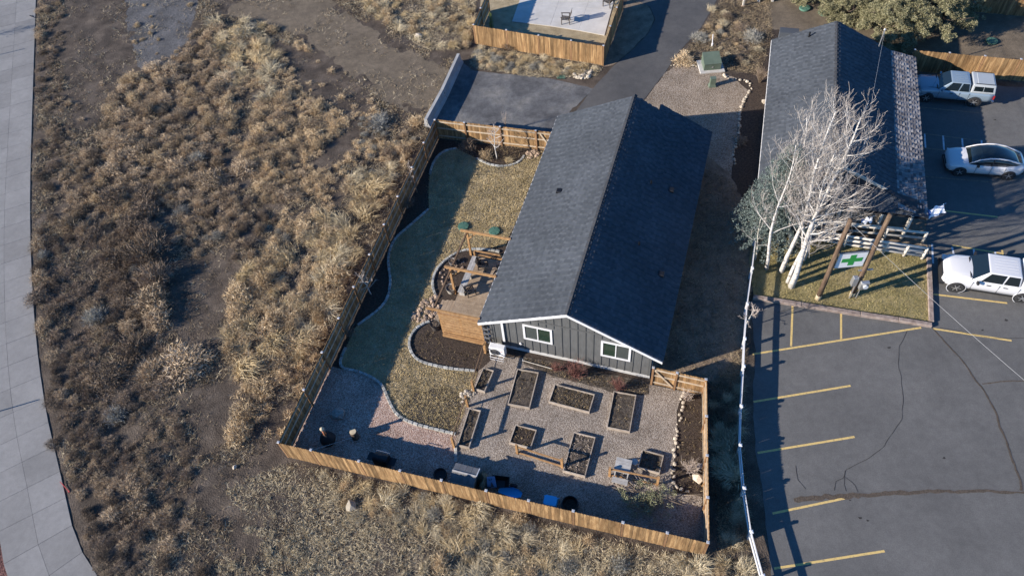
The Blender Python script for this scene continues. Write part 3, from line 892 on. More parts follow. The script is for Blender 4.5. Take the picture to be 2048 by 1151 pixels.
# roof slabs and shingles
rb = MB()
def roofslab(b, ua, ub, v0, v1):
    za, zb = zroof(ua), zroof(ub)
    b.add([(ua, v0, za - TH), (ub, v0, zb - TH), (ub, v1, zb - TH), (ua, v1, za - TH), (ua, v0, za), (ub, v0, zb), (ub, v1, zb), (ua, v1, za)],
          [(0, 3, 2, 1), (4, 5, 6, 7), (0, 1, 5, 4), (1, 2, 6, 5), (2, 3, 7, 6), (3, 0, 4, 7)])
roofslab(rb, EL, RU, VF, VB); roofslab(rb, RU, 5.75, VF, VB); roofslab(rb, 5.75, ER, VF, VB + .5)
roof = rb.build("roof", m_ridge, house)
vv, ff = shingle_plane(Vector((EL - .03, VF - .02, zroof(EL) + .004 - .012)), (0, 1, 0), (RU - EL, 0, RZ - EZ), VB - VF + .04, math.hypot(RU - EL, RZ - EZ), seed=1)
b = MB(); b.v = vv; b.f = ff; tag(b.build("shingles", m_shing, roof), kind="stuff")
ucut = math.hypot(ER - 5.75, zroof(5.75) - EZ)
vv, ff = shingle_plane(Vector((ER + .03, VF - .02, zroof(ER) + .004 - .012)), (0, 1, 0), (RU - ER, 0, RZ - EZ), VB - VF + .54, math.hypot(ER - RU, RZ - EZ), seed=2, mask=lambda x, y: y < ucut or x < VB - VF + .03)
b = MB(); b.v = vv; b.f = ff; tag(b.build("shingles", m_shing, roof), kind="stuff")
b = MB()
y = VF - .02
while y < VB:
    for s in (-1, 1):
        sl = slopeL if s < 0 else slopeR
        x1 = RU + s * .15
        b.add([(RU, y, RZ + .045), (x1, y, RZ + .03 - .15 * sl), (x1, y + .24, RZ + .012 - .15 * sl), (RU, y + .24, RZ + .02)], [(0, 1, 2, 3)])
    b.add([(RU, y, RZ + .045), (RU - .15, y, RZ + .03 - .15 * slopeL), (RU, y, RZ - .03), (RU + .15, y, RZ + .03 - .15 * slopeR)], [(0, 1, 2, 3)])
    y += .205
tag(b.build("ridge_cap", m_ridge, roof), kind="stuff")
for ua, ub in ((EL - .02, RU), (RU, ER + .02)):
    za, zb = zroof(ua) , zroof(ub)
    b = MB(); b.add([(ua, VF - .045, za - .17), (ub, VF - .045, zb - .17), (ub, VF - .045, zb + .012), (ua, VF - .045, za + .012), (ua, VF - .004, za - .17), (ub, VF - .004, zb - .17), (ub, VF - .004, zb + .012), (ua, VF - .004, za + .012)],
                    [(0, 1, 2, 3), (7, 6, 5, 4), (0, 4, 5, 1), (1, 5, 6, 2), (2, 6, 7, 3), (3, 7, 4, 0)])
    b.build("rake_board", m_white, roof)
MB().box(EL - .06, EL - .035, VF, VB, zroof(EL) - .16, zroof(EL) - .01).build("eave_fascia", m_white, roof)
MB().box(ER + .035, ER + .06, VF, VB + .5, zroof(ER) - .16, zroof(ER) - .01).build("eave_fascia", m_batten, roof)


def roof_vent(u, v, kind):
    z = zroof(u)
    if kind == 0:
        b = MB(); b.box(-.16, .16, -.16, .16, -.1, .12, bev=.03)
    else:
        b = MB(); b.tube([(0, 0, -.1), (0, 0, .28)], .045, 8)
    b.build("roof_vent", m_blackm, roof, loc=(u, v, z))


roof_vent(1.47, 8.8, 0); roof_vent(6.4, 10.2, 1); roof_vent(7.5, 10.5, 0); roof_vent(8.0, 4.7, 0); roof_vent(6.6, 5.8, 1)
MB().box(.66, .78, -.09, -.026, .62, 2.5, bev=.02).build("line_cover", m_white, house)
MB().lathe([(.07, 0), (.07, .05), (.05, .09)], 10, axis='y', c=(1.62, -.09, .78)).build("wall_vent", m_white, house)

# heat pump on its stand
ac = thing("heat_pump", "white heat pump unit with round fan on a metal stand by the house wall", "heat pump", H(.52, -.62), HA)
MB().box(-.42, .42, -.17, .17, .28, .98, bev=.03).build("casing", m_ac, ac)
MB().lathe([(.26, 0), (.26, .02), (.2, .03)], 20, axis='y', c=(-.1, -.2, .63)).build("fan_grille", m_blackm, ac)
b = MB()
for r in (.08, .14, .2, .25): b.tube([(-.1 + r * math.cos(t), -.212, .63 + r * math.sin(t)) for t in [i * PI / 9 for i in range(19)]], .006, 4)
for t in range(6): b.tube([(-.1, -.212, .63), (-.1 + .25 * math.cos(t * PI / 3), -.212, .63 + .25 * math.sin(t * PI / 3))], .006, 4)
b.build("fan_guard", m_galv, ac)
MB().box(.22, .33, -.176, -.168, .74, .77).build("badge", m_redstick, ac)
b = MB()
for x in (-.36, .36):
    b.tube([(x, -.3, 0), (x, -.3, .26), (x, .25, .26), (x, .25, 0)], .018, 6)
b.tube([(-.36, -.3, .26), (.36, -.3, .26)], .018, 6); b.tube([(-.36, -.3, .03), (.36, -.3, .03)], .015, 6)
b.build("stand", m_white, ac)

# ================================================================== deck, pergola, screen
DZ = .34
deck = thing("deck", "brown plank deck with side steps between the house and planting beds", "deck", HO, HA)
v = .08
while v < 5.2:
    MB().box(-2.78, -.02, v, v + .135, DZ - .035, DZ).build("plank", m_deck, deck)
    v += .142
MB().box(-2.79, -.02, .02, .075, .02, DZ - .002).build("rim_board", m_cedar, deck)
MB().box(-2.84, -2.785, .02, 5.3, .02, DZ - .002).build("rim_board", m_deck, deck)
for i, (ua, z) in enumerate(((-3.12, .24), (-3.4, .15), (-3.68, .06))):
    for k in range(2): MB().box(ua + k * .142, ua + k * .142 + .132, .75, 2.1, z - .03, z).build("tread", m_deck, deck)
perg = thing("pergola", "open cedar pergola frame of posts and beams over the deck", "pergola", HO, HA)
for v_ in (0.02, 2.85, 5.55):
    MB().box(-3.48, -.5, v_ - .045, v_ + .045, 2.14, 2.28).build("beam", m_cedar, perg)
for v_ in (2.75, 5.62):
    MB().box(-3.2, -3.08, v_ - .06, v_ + .06, 0, 2.135).build("post", m_cedar, perg)
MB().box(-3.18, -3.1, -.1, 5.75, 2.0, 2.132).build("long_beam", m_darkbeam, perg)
for v_, s in ((2.85, 1), (5.55, -1)):
    MB().beam((-3.14, v_ + .0, 1.5), (-2.6, v_, 2.13), .07, .07).build("knee_brace", m_cedar, perg)
scr = thing("privacy_screen", "pale cedar slat screen standing at the front of the deck", "screen", HO, HA)
for i in range(17):
    z = .42 + i * .1
    MB().box(-2.82, -.42, -.115, -.095, z, z + .056).build("slat", m_cedar, scr)
for u_ in (-2.78, -1.62, -.46): MB().box(u_ - .045, u_ + .045, -.092, -.008, 0, 2.1).build("post", m_cedar, scr)
MB().box(-2.86, -.38, -.16, -.05, 2.105, 2.14).build("top_cap", m_cedar, scr)
MB().box(-2.75, -.3, -.30, -.12, .2, .38).build("skirt_board", m_cedar, scr)
rail_ = thing("deck_railing", "low cedar railing at the far end of the deck", "railing", HO, HA)
for z in (.95, .6): MB().box(-2.7, -.5, 5.2, 5.27, z, z + .06).build("rail", m_cedar, rail_)
for u_ in (-2.68, -1.0, -.5): MB().box(u_ - .045, u_ + .045, 5.1, 5.19, DZ, 1.0).build("post", m_cedar, rail_)
bench = thing("deck_bench", "long grey weathered plank bench along the deck edge", "bench", HO, HA)
for k in range(3): MB().box(-2.76 + k * .125, -2.76 + k * .125 + .118, 2.35, 5.0, .74, .78).build("plank", m_greywood, bench)
for v_ in (2.5, 3.7, 4.85): MB().box(-2.72, -2.42, v_ - .04, v_ + .04, DZ, .74).build("leg", m_greywood, bench)


def planter(label, p, r, h, mat, z=0, fill=True):
    t = thing("planter", label, "planter", (p.x, p.y, z))
    MB().lathe([(r * .72, 0), (r * .9, h * .5), (r, h), (r * 1.02, h), (r * .88, h - .01), (r * .86, h - .06)], 18, cap=False).build("pot", mat, t, smooth=True)
    MB().lathe([(.01, h - .06), (r * .87, h - .06)], 16, cap=False).build("soil", m_soil, t)
    if fill:
        P = np.c_[nr.normal(0, r * .4, (60, 2)), np.full(60, h - .06)]
        D = np.c_[nr.normal(0, .12, (60, 2)), nr.uniform(.08, .3, 60)]
        link("dry_stems", npmesh("dry_stems", *slivers(P, D, .012), m_twig), t)
    return t


planter("round planter beside the middle pergola post", at(903, 583), .28, .42, m_potpale)
planter("dark round planter beside the slat screen", at(872, 656), .27, .48, m_pot)
planter("small planter beside the far pergola post", at(905, 527), .2, .3, m_galv)
planter("white pot at the far end of the deck", H(-.75, 4.75), .22, .35, m_potpale, DZ)


def patio_chair(label, p, rz, s=1.0, group=None, mat=None, z=0):
    """armchair with slatted fan back; faces its local -X"""
    mat = mat or m_seat
    t = thing("patio_chair", label, "chair", (p.x, p.y, z), rz, group)
    t.scale = (s, s, s)
    for k in range(5): MB().box(-.28 + k * .115, -.28 + k * .115 + .1, -.27, .27, .40 - k * .018, .425 - k * .018).build("seat_slat", mat, t)
    for k in range(5):
        y = -.22 + k * .11
        MB().beam((.26, y * .9, .33), (.5, y * 1.15, 1.12 - abs(k - 2) * .05), .09, .022, Vector((1, 0, 0))).build("back_slat", mat, t)
    for s_ in (-1, 1):
        MB().box(-.34, .34, s_ * .29 - .05, s_ * .29 + .05, .60, .625).build("arm", mat, t)
        MB().box(-.30, -.24, s_ * .29 - .03, s_ * .29 + .03, 0, .60).build("leg", mat, t)
        MB().beam((.34, s_ * .29, 0), (.28, s_ * .29, .60), .05, .06).build("leg", mat, t)
    MB().beam((.3, -.28, .62), (.3, .28, .62), .05, .03).build("back_rail", mat, t)
    return t


patio_chair("dark chair on the deck next to the grey bench", H(-2.15, 2.75), R(200), .8, mat=m_seat, z=DZ)
patio_chair("dark chair tucked under the pergola at the back of the deck", H(-.9, 4.0), R(60), .8, mat=m_black, z=DZ)
patio_chair("round-backed chair at the bench end by the deck railing", H(-2.0, 4.6), R(160), .75, mat=m_black, z=DZ)
fire = thing("stacked_planters", "wire shelf of dark pots squeezed between screen and house wall", "plant stand", H(-.2, -.05), HA)
for i in range(4):
    MB().box(-.17, .13, -.13, .13, .3 + i * .42, .33 + i * .42).build("shelf", m_galv, fire)
    MB().lathe([(.07, .335 + i * .42), (.1, .5 + i * .42)], 10, c=(-.03, 0, 0)).build("pot", m_black, fire)
for x in (-.16, .12):
    for y in (-.12, .12): MB().tube([(x, y, 0), (x, y, 1.9)], .012, 5).build("upright", m_galv, fire)

# ================================================================== the second building
A2 = R(-20)
O2 = at(1675, 42, 4.3); O2.z = 0
U2 = Vector((math.cos(A2), math.sin(A2), 0)); V2 = Vector((-math.sin(A2), math.cos(A2), 0))


def B2(u, v, z=0): return O2 + U2 * u + V2 * v + Vector((0, 0, z))


bld = thing("neighbour_building", "grey shingled building with ridge roof and worn porch eave beside the lot", "building", O2, A2)
E2, R2 = 2.5, 4.3
UL, UB, UR = -3.7, 3.7, 5.32
VN, VG = -14.1, -12.95
PE = 2.16
b = MB()
b.box(-3.35, 3.5, -13.5, -.3, 0, 2.42)
b.build("wall", m_shedwall, bld)
b = MB()
# body of the roof: left slope, right slope, porch, hip skirt
sl2 = (R2 - E2) / 3.7
zg = R2 - 3.05 * sl2
b.add([(UL, 0, E2), (0, 0, R2), (UB, 0, E2), (UR, 0, PE), (UL, VG, E2), (0, VG, R2), (UB, VG, E2), (UR, VG, PE)], [(0, 4, 5, 1), (1, 5, 6, 2), (2, 6, 7, 3), (0, 1, 2, 3), (4, 7, 6, 5)])
b.add([(UL, 0, E2 - .18), (UR, 0, PE - .18), (UR, VG, PE - .18), (UL, VG, E2 - .18)], [(0, 1, 2, 3)])
r2 = b.build("roof", m_ridge, bld)
b = MB()
b.add([(-3.0, VG, zg), (3.0, VG, zg), (UR, VN, PE), (-3.7, VN, E2 - .22), (UB, VG, E2), (UR, VG, PE), (UL, VG, E2 - .05)], [(0, 3, 2, 1), (1, 2, 5, 4), (0, 6, 3)])
b.add([(-3.7, VN, PE - .16), (UR, VN, PE - .16), (UR, VG, PE - .16), (-3.7, VG, PE - .16)], [(0, 1, 2, 3)])
skirt = b.build("hip_roof", m_ridge, bld)


def plane_part(o, right, up, W, L, mat, parent, seed, mask=None, tab=.19, ex=.15, th=.018):
    vv, ff = shingle_plane(Vector(o), right, up, W, L, seed=seed, mask=mask, tab=tab, ex=ex, th=th)
    bb = MB(); bb.v = vv; bb.f = ff
    return tag(bb.build("shingles", mat, parent), kind="stuff")


plane_part((UL, VG, E2 + .004), (0, 1, 0), (3.7, 0, R2 - E2), -VG, math.hypot(3.7, R2 - E2), m_shing2, r2, 3)
plane_part((UB, VG, E2 + .004), (0, 1, 0), (-3.7, 0, R2 - E2), -VG, math.hypot(3.7, R2 - E2), m_shing2, r2, 4)
plane_part((UR, VN + .1, PE + .004), (0, 1, 0), (UB - UR, 0, E2 - PE), -VN - .1, math.hypot(UR - UB, E2 - PE), m_shing3, r2, 5, tab=.22, ex=.17, th=.022)
# hip skirt shingles facing the front
hl = math.hypot(VG - VN, zg - PE)
plane_part((-3.7, VN, PE + .02), (1, 0, 0), (0, VG - VN, zg - PE), UR + 3.7, hl, m_shing2, skirt, 6, mask=lambda x, y: x - 3.7 < UR - (UR - 3.0) * y / hl - .02 and x > .7 * y / hl)
b = MB()
y = VG
while y < -.05:
    for s in (-1, 1):
        b.add([(0, y, R2 + .04), (s * .15, y, R2 + .025 - .15 * sl2), (s * .15, y + .24, R2 + .008 - .15 * sl2), (0, y + .24, R2 + .015)], [(0, 1, 2, 3)])
    y += .205
tag(b.build("ridge_cap", m_ridge, r2), kind="stuff")
b = MB()
for i in range(9):
    t0, t1 = i / 9, (i + 1.15) / 9
    p0 = Vector((UR, VN, PE)).lerp(Vector((3.0, VG, zg)), t0); p1 = Vector((UR, VN, PE)).lerp(Vector((3.0, VG, zg)), min(1, t1))
    b.beam(p0 + Vector((0, 0, .04)), p1 + Vector((0, 0, .03)), .2, .02)
tag(b.build("hip_cap", m_ridge, skirt), kind="stuff")
# dutch gable rake boards and gable face
for s in (-1, 1):
    MB().beam((0, VG - .03, R2 - .04), (s * 3.05, VG - .03, zg - .02), .05, .17, Vector((0, -1, 0)).cross(Vector((1, 0, 0)))).build("rake_board", m_log, r2)
MB().box(UR - .02, UR + .05, VN, 0, PE - .16, PE - .01).build("eave_fascia", m_batten, r2)
MB().box(UL - .03, UL, VG, 0, E2 - .16, E2 - .02).build("eave_fascia", m_white, r2)
b = MB(); b.tube([(0, 0, -.2), (0, 0, .35)], .06, 8); b.build("roof_vent", m_blackm, r2, loc=(-1.55, -.85, 3.55))
b = MB(); b.box(-3.3, -2.1, .02, .6, 2.3, 3.1); b.build("rear_dormer", m_shing2, bld)
mb = at(1757, 95, 2.9)
mast = thing("service_mast", "thin steel electrical mast rising above the building roof", "mast", (mb.x, mb.y, 0))
MTOP = Vector((mb.x, mb.y, 4.25))
b = MB(); b.tube([(0, 0, 2.4), (0, 0, 4.2)], .035, 8); b.build("pipe", m_galv, mast)
b = MB(); b.lathe([(.05, 4.15), (.08, 4.22), (.03, 4.3)], 8); b.build("weatherhead", m_galv, mast)
for v_ in (-13.6,):
    for u_ in (3.2, 4.7): MB().tube([(u_, v_, 0), (u_, v_, 2.1)], .1, 10).build("porch_post", m_log, bld, smooth=True)

# ================================================================== rocks
def rock_mesh(seed, mat):
    g = random.Random(seed)
    bm = bmesh.new(); bmesh.ops.create_icosphere(bm, subdivisions=1, radius=1)
    for v in bm.verts:
        v.co *= 1 + g.uniform(-.22, .22)
        v.co.z *= .7
    me = bpy.data.meshes.new("rock"); bm.to_mesh(me); bm.free(); me.materials.append(mat)
    return me


ROCKS = [rock_mesh(i, m_rock) for i in range(4)]
PALE = [rock_mesh(i + 10, m_palerock) for i in range(4)]
RUB = [rock_mesh(i + 20, m_rubble) for i in range(4)]


def rock_at(name, p, r, meshes, parent=None, z=None):
    s = r * rng.uniform(.85, 1.15)
    return link(name, rng.choice(meshes), parent, loc=(p[0], p[1], r * .35 if z is None else z), rot=(rng.uniform(-.3, .3), rng.uniform(-.3, .3), rng.uniform(0, 6.28)),
                scale=(s * rng.uniform(.85, 1.25), s, s * rng.uniform(.8, 1.1)))


def boulder(label, px, py, r, meshes=ROCKS, sc=None):
    o = rock_at("boulder", at(px, py), r, meshes)
    if sc: o.scale = sc
    return tag(o, label, "rock")


boulder("dark bluish rounded boulder on the shaded red gravel", 677, 826, .36, ROCKS)
boulder("pale boulder lying in the dry grass outside the front fence", 704, 1013, .36, PALE)
boulder("grey boulder against the right yard fence, uppermost of two", 1401, 932, .2)
boulder("tan boulder against the right yard fence beside the orange board", 1396, 956, .28, PALE)
boulder("large angular pale boulder behind the junipers", 1985, 14, .6, PALE, (.75, .6, .55))
boulder("grey boulder right of the pale angular one", 2030, 16, .4)
boulder("small grey boulder left of the pale angular one", 1945, 8, .35)
boulder("pale rock in the field grass beside the upper dirt track", 838, 74, .28, PALE)
boulder("light stone lying among the field weeds near the front fence end", 470, 934, .16, PALE)
boulder("white stone at the foot of the building wall", 1529, 205, .2, PALE)


def rockline(name, label, pxs, step, r, meshes, cat="rock border", jit=.06):
    t = thing(name, label, cat)
    for p in resample(smooth_line(G2(pxs), 1), step):
        rock_at("stone", p + Vector((rng.uniform(-jit, jit), rng.uniform(-jit, jit), 0)), r * rng.uniform(.7, 1.35), meshes, t)
    return t


rockline("rock_border", "row of small pale rocks edging the right garden bed", [(1368, 785), (1362, 815), (1356, 850), (1353, 885), (1350, 915), (1344, 945), (1346, 965), (1354, 980), (1378, 983)], .2, .085, PALE, jit=.09)
rockline("rock_border", "curving row of pale rocks from the transformer to the dark mulch bed", [(1448, 150), (1456, 158), (1475, 159), (1492, 160), (1503, 172), (1500, 186), (1488, 200), (1481, 222), (1478, 250), (1474, 285), (1466, 305), (1470, 330)], .26, .1, PALE)
rockline("rock_border", "short row of pale rocks left of the green transformer", [(1343, 131), (1362, 131), (1385, 131), (1400, 133)], .22, .09, PALE)


def rockpile(name, label, poly, n, r, meshes):
    t = thing(name, label, "rock pile")
    for x, y in scatter(G2(poly), n):
        rock_at("stone", (x, y), r * rng.uniform(.6, 1.4), meshes, t)


rockpile("rubble_strip", "strip of tan rubble stones between lawn and deck steps", [(846, 600), (872, 590), (884, 615), (872, 640), (846, 648), (822, 640), (832, 620)], 110, .1, RUB)
rockpile("rock_pile", "pile of pale broken rocks beside the drive", [(1143, 150), (1165, 141), (1185, 142), (1180, 156), (1155, 159)], 46, .13, PALE)
rockpile("rubble_strip", "tan rubble around the rear bed at the house corner", [(1052, 305), (1075, 300), (1080, 312), (1058, 318)], 40, .1, RUB)
rockpile("rubble_strip", "loose stones between the two left raised beds", [(918, 790), (940, 776), (952, 785), (935, 806), (922, 806)], 26, .09, PALE)
rockpile("rubble_strip", "stones scattered in the round bed under the pergola", [(880, 545), (900, 525), (930, 512), (925, 540), (900, 560), (885, 572)], 40, .08, RUB)

# ================================================================== street and utility furniture
def barrier(label, pa, pb, h=.75):
    a, b2_ = Vector(pa), Vector(pb)
    L = (b2_ - a).length; mid = (a + b2_) / 2; an = math.atan2((b2_ - a).y, (b2_ - a).x)
    t = thing("concrete_barrier", label, "barrier", (mid.x, mid.y, 0), an, "concrete barriers by the cinder pad")
    prof = [(-.30, 0), (.30, 0), (.30, .07), (.17, .25), (.10, h), (-.10, h), (-.17, .25), (-.30, .07)]
    x0, x1 = -L / 2 + .02, L / 2 - .02
    b = MB(); n = len(prof)
    b.add([(x0, y, z) for y, z in prof] + [(x1, y, z) for y, z in prof], [tuple(range(n)), tuple(range(2 * n - 1, n - 1, -1))] + [(i, n + i, n + (i + 1) % n, (i + 1) % n) for i in range(n)])
    b.build("body", m_barrier, t)
    for x in (x0, x1): MB().tube([(x, .02, .2), (x + (.1 if x < 0 else -.1) * 0, .14, .45), (x, .02, .6)], .015, 5).build("loop", m_blackm, t)


qa, qb, qc = at(917, 108, .7), at(884, 180, .7), at(851, 240, .7)
for q in (qa, qb, qc): q.z = 0
barrier("concrete barrier nearer the patio fence beside the cinder pad", qa, qb)
barrier("concrete barrier nearer the yard fence corner beside the cinder pad", qb, qc)

tr = thing("transformer", "green utility transformer cabinet on a pale concrete pad", "transformer", at(1421, 134), R(-3))
MB().box(-.85, .85, -.72, .72, 0, .12, bev=.02).build("pad", m_pad2, tr)
b = MB(); b.add([(-.58, -.5, .12), (.58, -.5, .12), (.58, .5, .12), (-.58, .5, .12), (-.58, -.5, .62), (.58, -.5, .62), (.58, .5, .92), (-.58, .5, .92)], [(0, 3, 2, 1), (4, 5, 6, 7), (0, 1, 5, 4), (1, 2, 6, 5), (2, 3, 7, 6), (3, 0, 4, 7)])
b.build("cabinet", m_green, tr)
b = MB(); b.slab([(-.60, -.53, .625), (.60, -.53, .625), (.60, .02, .79), (-.60, .02, .79)], .02); b.build("hood", m_green, tr)
MB().box(-.05, .05, -.515, -.5, .3, .42).build("lock", m_galv, tr)
pd = thing("utility_pedestal", "small green utility pedestal on the tan gravel", "utility box", at(1424, 172), R(-5))
b = MB(); b.add([(-.26, -.2, 0), (.26, -.2, 0), (.26, .2, 0), (-.26, .2, 0), (-.18, -.14, .2), (.18, -.14, .2), (.18, .14, .2), (-.18, .14, .2), (-.18, -.14, .6), (.18, -.14, .6), (.18, .14, .68), (-.18, .14, .68)],
                [(0, 3, 2, 1), (8, 9, 10, 11)] + [(i + k, (i + 1) % 4 + k, (i + 1) % 4 + k + 4, i + k + 4) for k in (0, 4) for i in range(4)])
b.build("cabinet", m_green, pd)
MB().box(-.19, .19, -.15, .15, .655, .70).build("cap", m_green, pd)


def lid(label, px, py, r=.34, tilt=0):
    t = thing("access_lid", label, "lid", at(px, py), 0)
    MB().lathe([(r * .95, 0), (r, .09), (r * .96, .13), (r * .3, .145)], 22).build("cover", m_lid, t, rot=(tilt, 0, 0))
    b = MB()
    for k in range(6): b.box(-.02, .02, r * .35, r * .85, .128, .15, M=Matrix.Rotation(k * PI / 3, 4, 'Z'))
    b.build("ribs", m_lid, t, rot=(tilt, 0, 0))


lid("green round access lid left of the pergola end on the lawn", 927, 454)
lid("green round access lid on the lawn nearer the house eave", 989, 464)
lid("green round lid farthest left beneath the junipers", 1609, 18, .4)
lid("green round lid in front of the leftmost juniper", 1648, 27, .42)
lid("green round lid beside the building roof corner", 1729, 44, .42)
lid("green round lid in the dark juniper shade beyond the orange fence", 1983, 84, .38)
lid("green round lid cut off by the right edge of the view", 2046, 24, .45)
gr = thing("drain_grate", "small green slotted drain grate by the cinder pad", "grate", at(1123, 154), R(-12))
for k in range(6): MB().box(-.3 + k * .1, -.3 + k * .1 + .07, -.2, .2, .01, .05).build("bar", m_lid, gr)
MB().box(-.33, .33, -.23, .23, 0, .012).build("frame", m_black, gr)
st_ = thing("white_standpipe", "short white standpipe with a white valve head in the dry bed", "standpipe", at(1424, 92))
MB().tube([(0, 0, 0), (.02, .02, .2)], .07, 8).build("valve_head", m_vinyl, st_)
MB().tube([(0, 0, .15), (.05, .3, .75)], .035, 8).build("pipe", m_vinyl, st_)
wp = thing("wooden_stake", "pale wooden post standing at the top edge beyond the drive", "post", at(1486, 12))
MB().box(-.06, .06, -.06, .06, 0, 1.6).build("post", m_log, wp)
MB().lathe([(.15, 0), (.1, .06)], 10).build("collar", m_rubble, wp)
tank = thing("propane_tank", "pale blue grey tank lying at the top edge near the junipers", "tank", at(1530, 0), R(-10))
MB().lathe([(.05, -1.0), (.35, -.9), (.48, -.65), (.48, .65), (.35, .9), (.05, 1.0)], 20, c=(0, 0, .6), axis='x').build("shell", m_shellgrey, tank, smooth=True)
for x in (-.5, .5): MB().box(x - .08, x + .08, -.3, .3, 0, .2).build("saddle", m_pad2, tank)
MB().lathe([(.12, 1.05), (.12, 1.2), (.05, 1.25)], 12).build("valve_dome", m_shellgrey, tank)

# utility poles, sign, meter
P1, P2 = at(1635, 598), at(1703, 592)


def upole(label, p, h, r=.13):
    t = thing("utility_pole", label, "pole", p, 0)
    b = MB(); b.tube([(0, 0, -.1), (.01, 0, h * .35), (-.01, .01, h * .7), (0, 0, h)], [r * 1.12, r, r * .93, r * .86], 12)
    b.build("shaft", m_pole, t, smooth=True)
    MB().lathe([(r * 1.16, 0), (r * 1.15, .35), (r * 1.12, .4)], 12).build("butt", m_stump, t, smooth=True)
    return t


POLE_A = upole("rough wooden pole left of the green cross sign", P1, 6.5)
POLE_B = upole("rough wooden pole carrying the meter boxes right of the sign", P2, 6.6)
md = (P2 - P1).normalized(); man = math.atan2(md.y, md.x)
mt_ = thing("meter_box", "grey electrical meter boxes and conduit strapped to the right pole", "meter", P2, man)
MB().box(-.02, .42, -.36, -.17, 1.05, 1.62, bev=.03).build("meter_cabinet", m_galv, mt_)
MB().lathe([(.13, 0), (.12, .1), (.06, .13)], 14, axis='y', c=(.2, -.49, 1.4)).build("meter_dial", m_lamp, mt_)
MB().box(-.42, -.16, -.2, .05, 1.2, 1.85, bev=.03).build("switch_box", m_galv, mt_)
MB().tube([(-.2, -.16, 0), (-.2, -.16, 2.0)], .03, 8).build("conduit", m_galv, mt_)
MB().tube([(.16, -.17, .0), (.16, -.17, 1.1)], .025, 8).build("conduit", m_galv, mt_)
MB().box(-.3, .45, -.05, .02, 2.3, 2.36).build("bracket", m_galv, mt_)
sg = thing("cross_sign", "white hanging sign board with a green cross between two poles", "sign", (P1.x, P1.y, 0), man)
gapl = (P2 - P1).length
SX0, SX1, SZ0, SZ1 = .18, min(1.62, gapl - .22), 2.75, 3.85
MB().box(SX0, SX1, -.03, .03, SZ0, SZ1).build("board", m_signw, sg)
cx, cz, a_, w_ = (SX0 + SX1) / 2 + .04, (SZ0 + SZ1) / 2, .42, .15
MB().box(cx - w_, cx + w_, -.036, -.031, cz - a_, cz + a_).build("cross_upright", m_signg, sg)
MB().box(cx - a_ * 1.25, cx - w_ - .001, -.036, -.031, cz - w_, cz + w_).build("cross_arm", m_signg, sg)
MB().box(cx + w_ + .001, cx + a_ * 1.25, -.036, -.031, cz - w_, cz + w_).build("cross_arm", m_signg, sg)
MB().tube([(0, 0, SZ1 + .12), (gapl, 0, SZ1 + .12)], .03, 8).build("hanger_bar", m_blackm, sg)
for x in (SX0 + .2, SX1 - .2): MB().tube([(x, 0, SZ1), (x, 0, SZ1 + .12)], .012, 5).build("hanger", m_blackm, sg)
fr_ = MB()
fr_.box(SX0 - .02, SX1 + .02, -.04, .04, SZ1, SZ1 + .03); fr_.box(SX0 - .02, SX1 + .02, -.04, .04, SZ0 - .03, SZ0)
fr_.build("frame", m_galv, sg)


def wire(label, a, b, sag, r=.0055, mat=m_wire):
    a = Vector(a); b = Vector(b); pts = []
    for i in range(25):
        t = i / 24; p = a.lerp(b, t); p.z -= sag * 4 * t * (1 - t); pts.append(p)
    o = MB().tube(pts, r, 5).build("overhead_wire", mat)
    return tag(o, label, "wire")


wire("pale overhead cable from the roof mast down to the left pole", MTOP, (P1.x, P1.y, 6.4), .12)
far = at(2110, 812, 7.2)
wire("pale overhead cable running from the left pole out over the lot", (P1.x, P1.y, 6.3), far, .15)

# log ramp railings
def log(b, a, c, r): b.tube([a, (Vector(a) + Vector(c)) / 2 + Vector((0, 0, -.01)), c], [r, r * .96, r * .9], 9)


def railing(label, a, c, posts, zs=(.5, .95), hp=1.0):
    t = thing("log_railing", label, "railing", O2, A2)
    for z in zs:
        b = MB(); log(b, (a[0], a[1], z), (c[0], c[1], z), .075); b.build("rail", m_log, t, smooth=True)
    for k in posts:
        x = a[0] + (c[0] - a[0]) * k; y = a[1] + (c[1] - a[1]) * k
        b = MB(); b.tube([(x, y, 0), (x, y, hp)], [.085, .075], 9); b.build("post", m_log, t, smooth=True)


railing("front log railing of the ramp beside the lawn island", (-.6, -15.0), (5.72, -15.2), (0, .34, .67, .84, .99), zs=(.28, .62, .95))
railing("middle log railing of the ramp below the porch", (-.6, -14.3), (5.76, -14.05), (0, .34, .67, .99))
railing("rear log railing of the ramp under the porch eave", (-1.2, -14.6), (4.3, -14.35), (.1, .5), zs=(1.35,), hp=1.4)
for k, (u_, v_, h_) in enumerate(((.95, -13.7, 2.1), (3.15, -13.75, 2.1), (4.6, -13.95, 2.15), (.75, -14.9, 1.6))):
    o = MB().tube([(0, 0, 0), (.02, 0, h_ * .5), (0, 0, h_)], [.095, .09, .085], 9).build("log_post", m_log, smooth=True)
    p = B2(u_, v_); o.location = (p.x, p.y, 0)
    tag(o, ["leftmost peeled log post standing in the ramp rails", "peeled log post in the middle of the ramp rails", "peeled log post nearest the lot beneath the porch eave", "short peeled log post behind the left utility pole"][k], "post")
rp = thing("ramp", "grey plank ramp between the log railings", "ramp", O2, A2)
for k in range(40): MB().box(-.5 + k * .155, -.5 + k * .155 + .145, -14.95, -14.35, .12, .16).build("plank", m_greywood, rp)


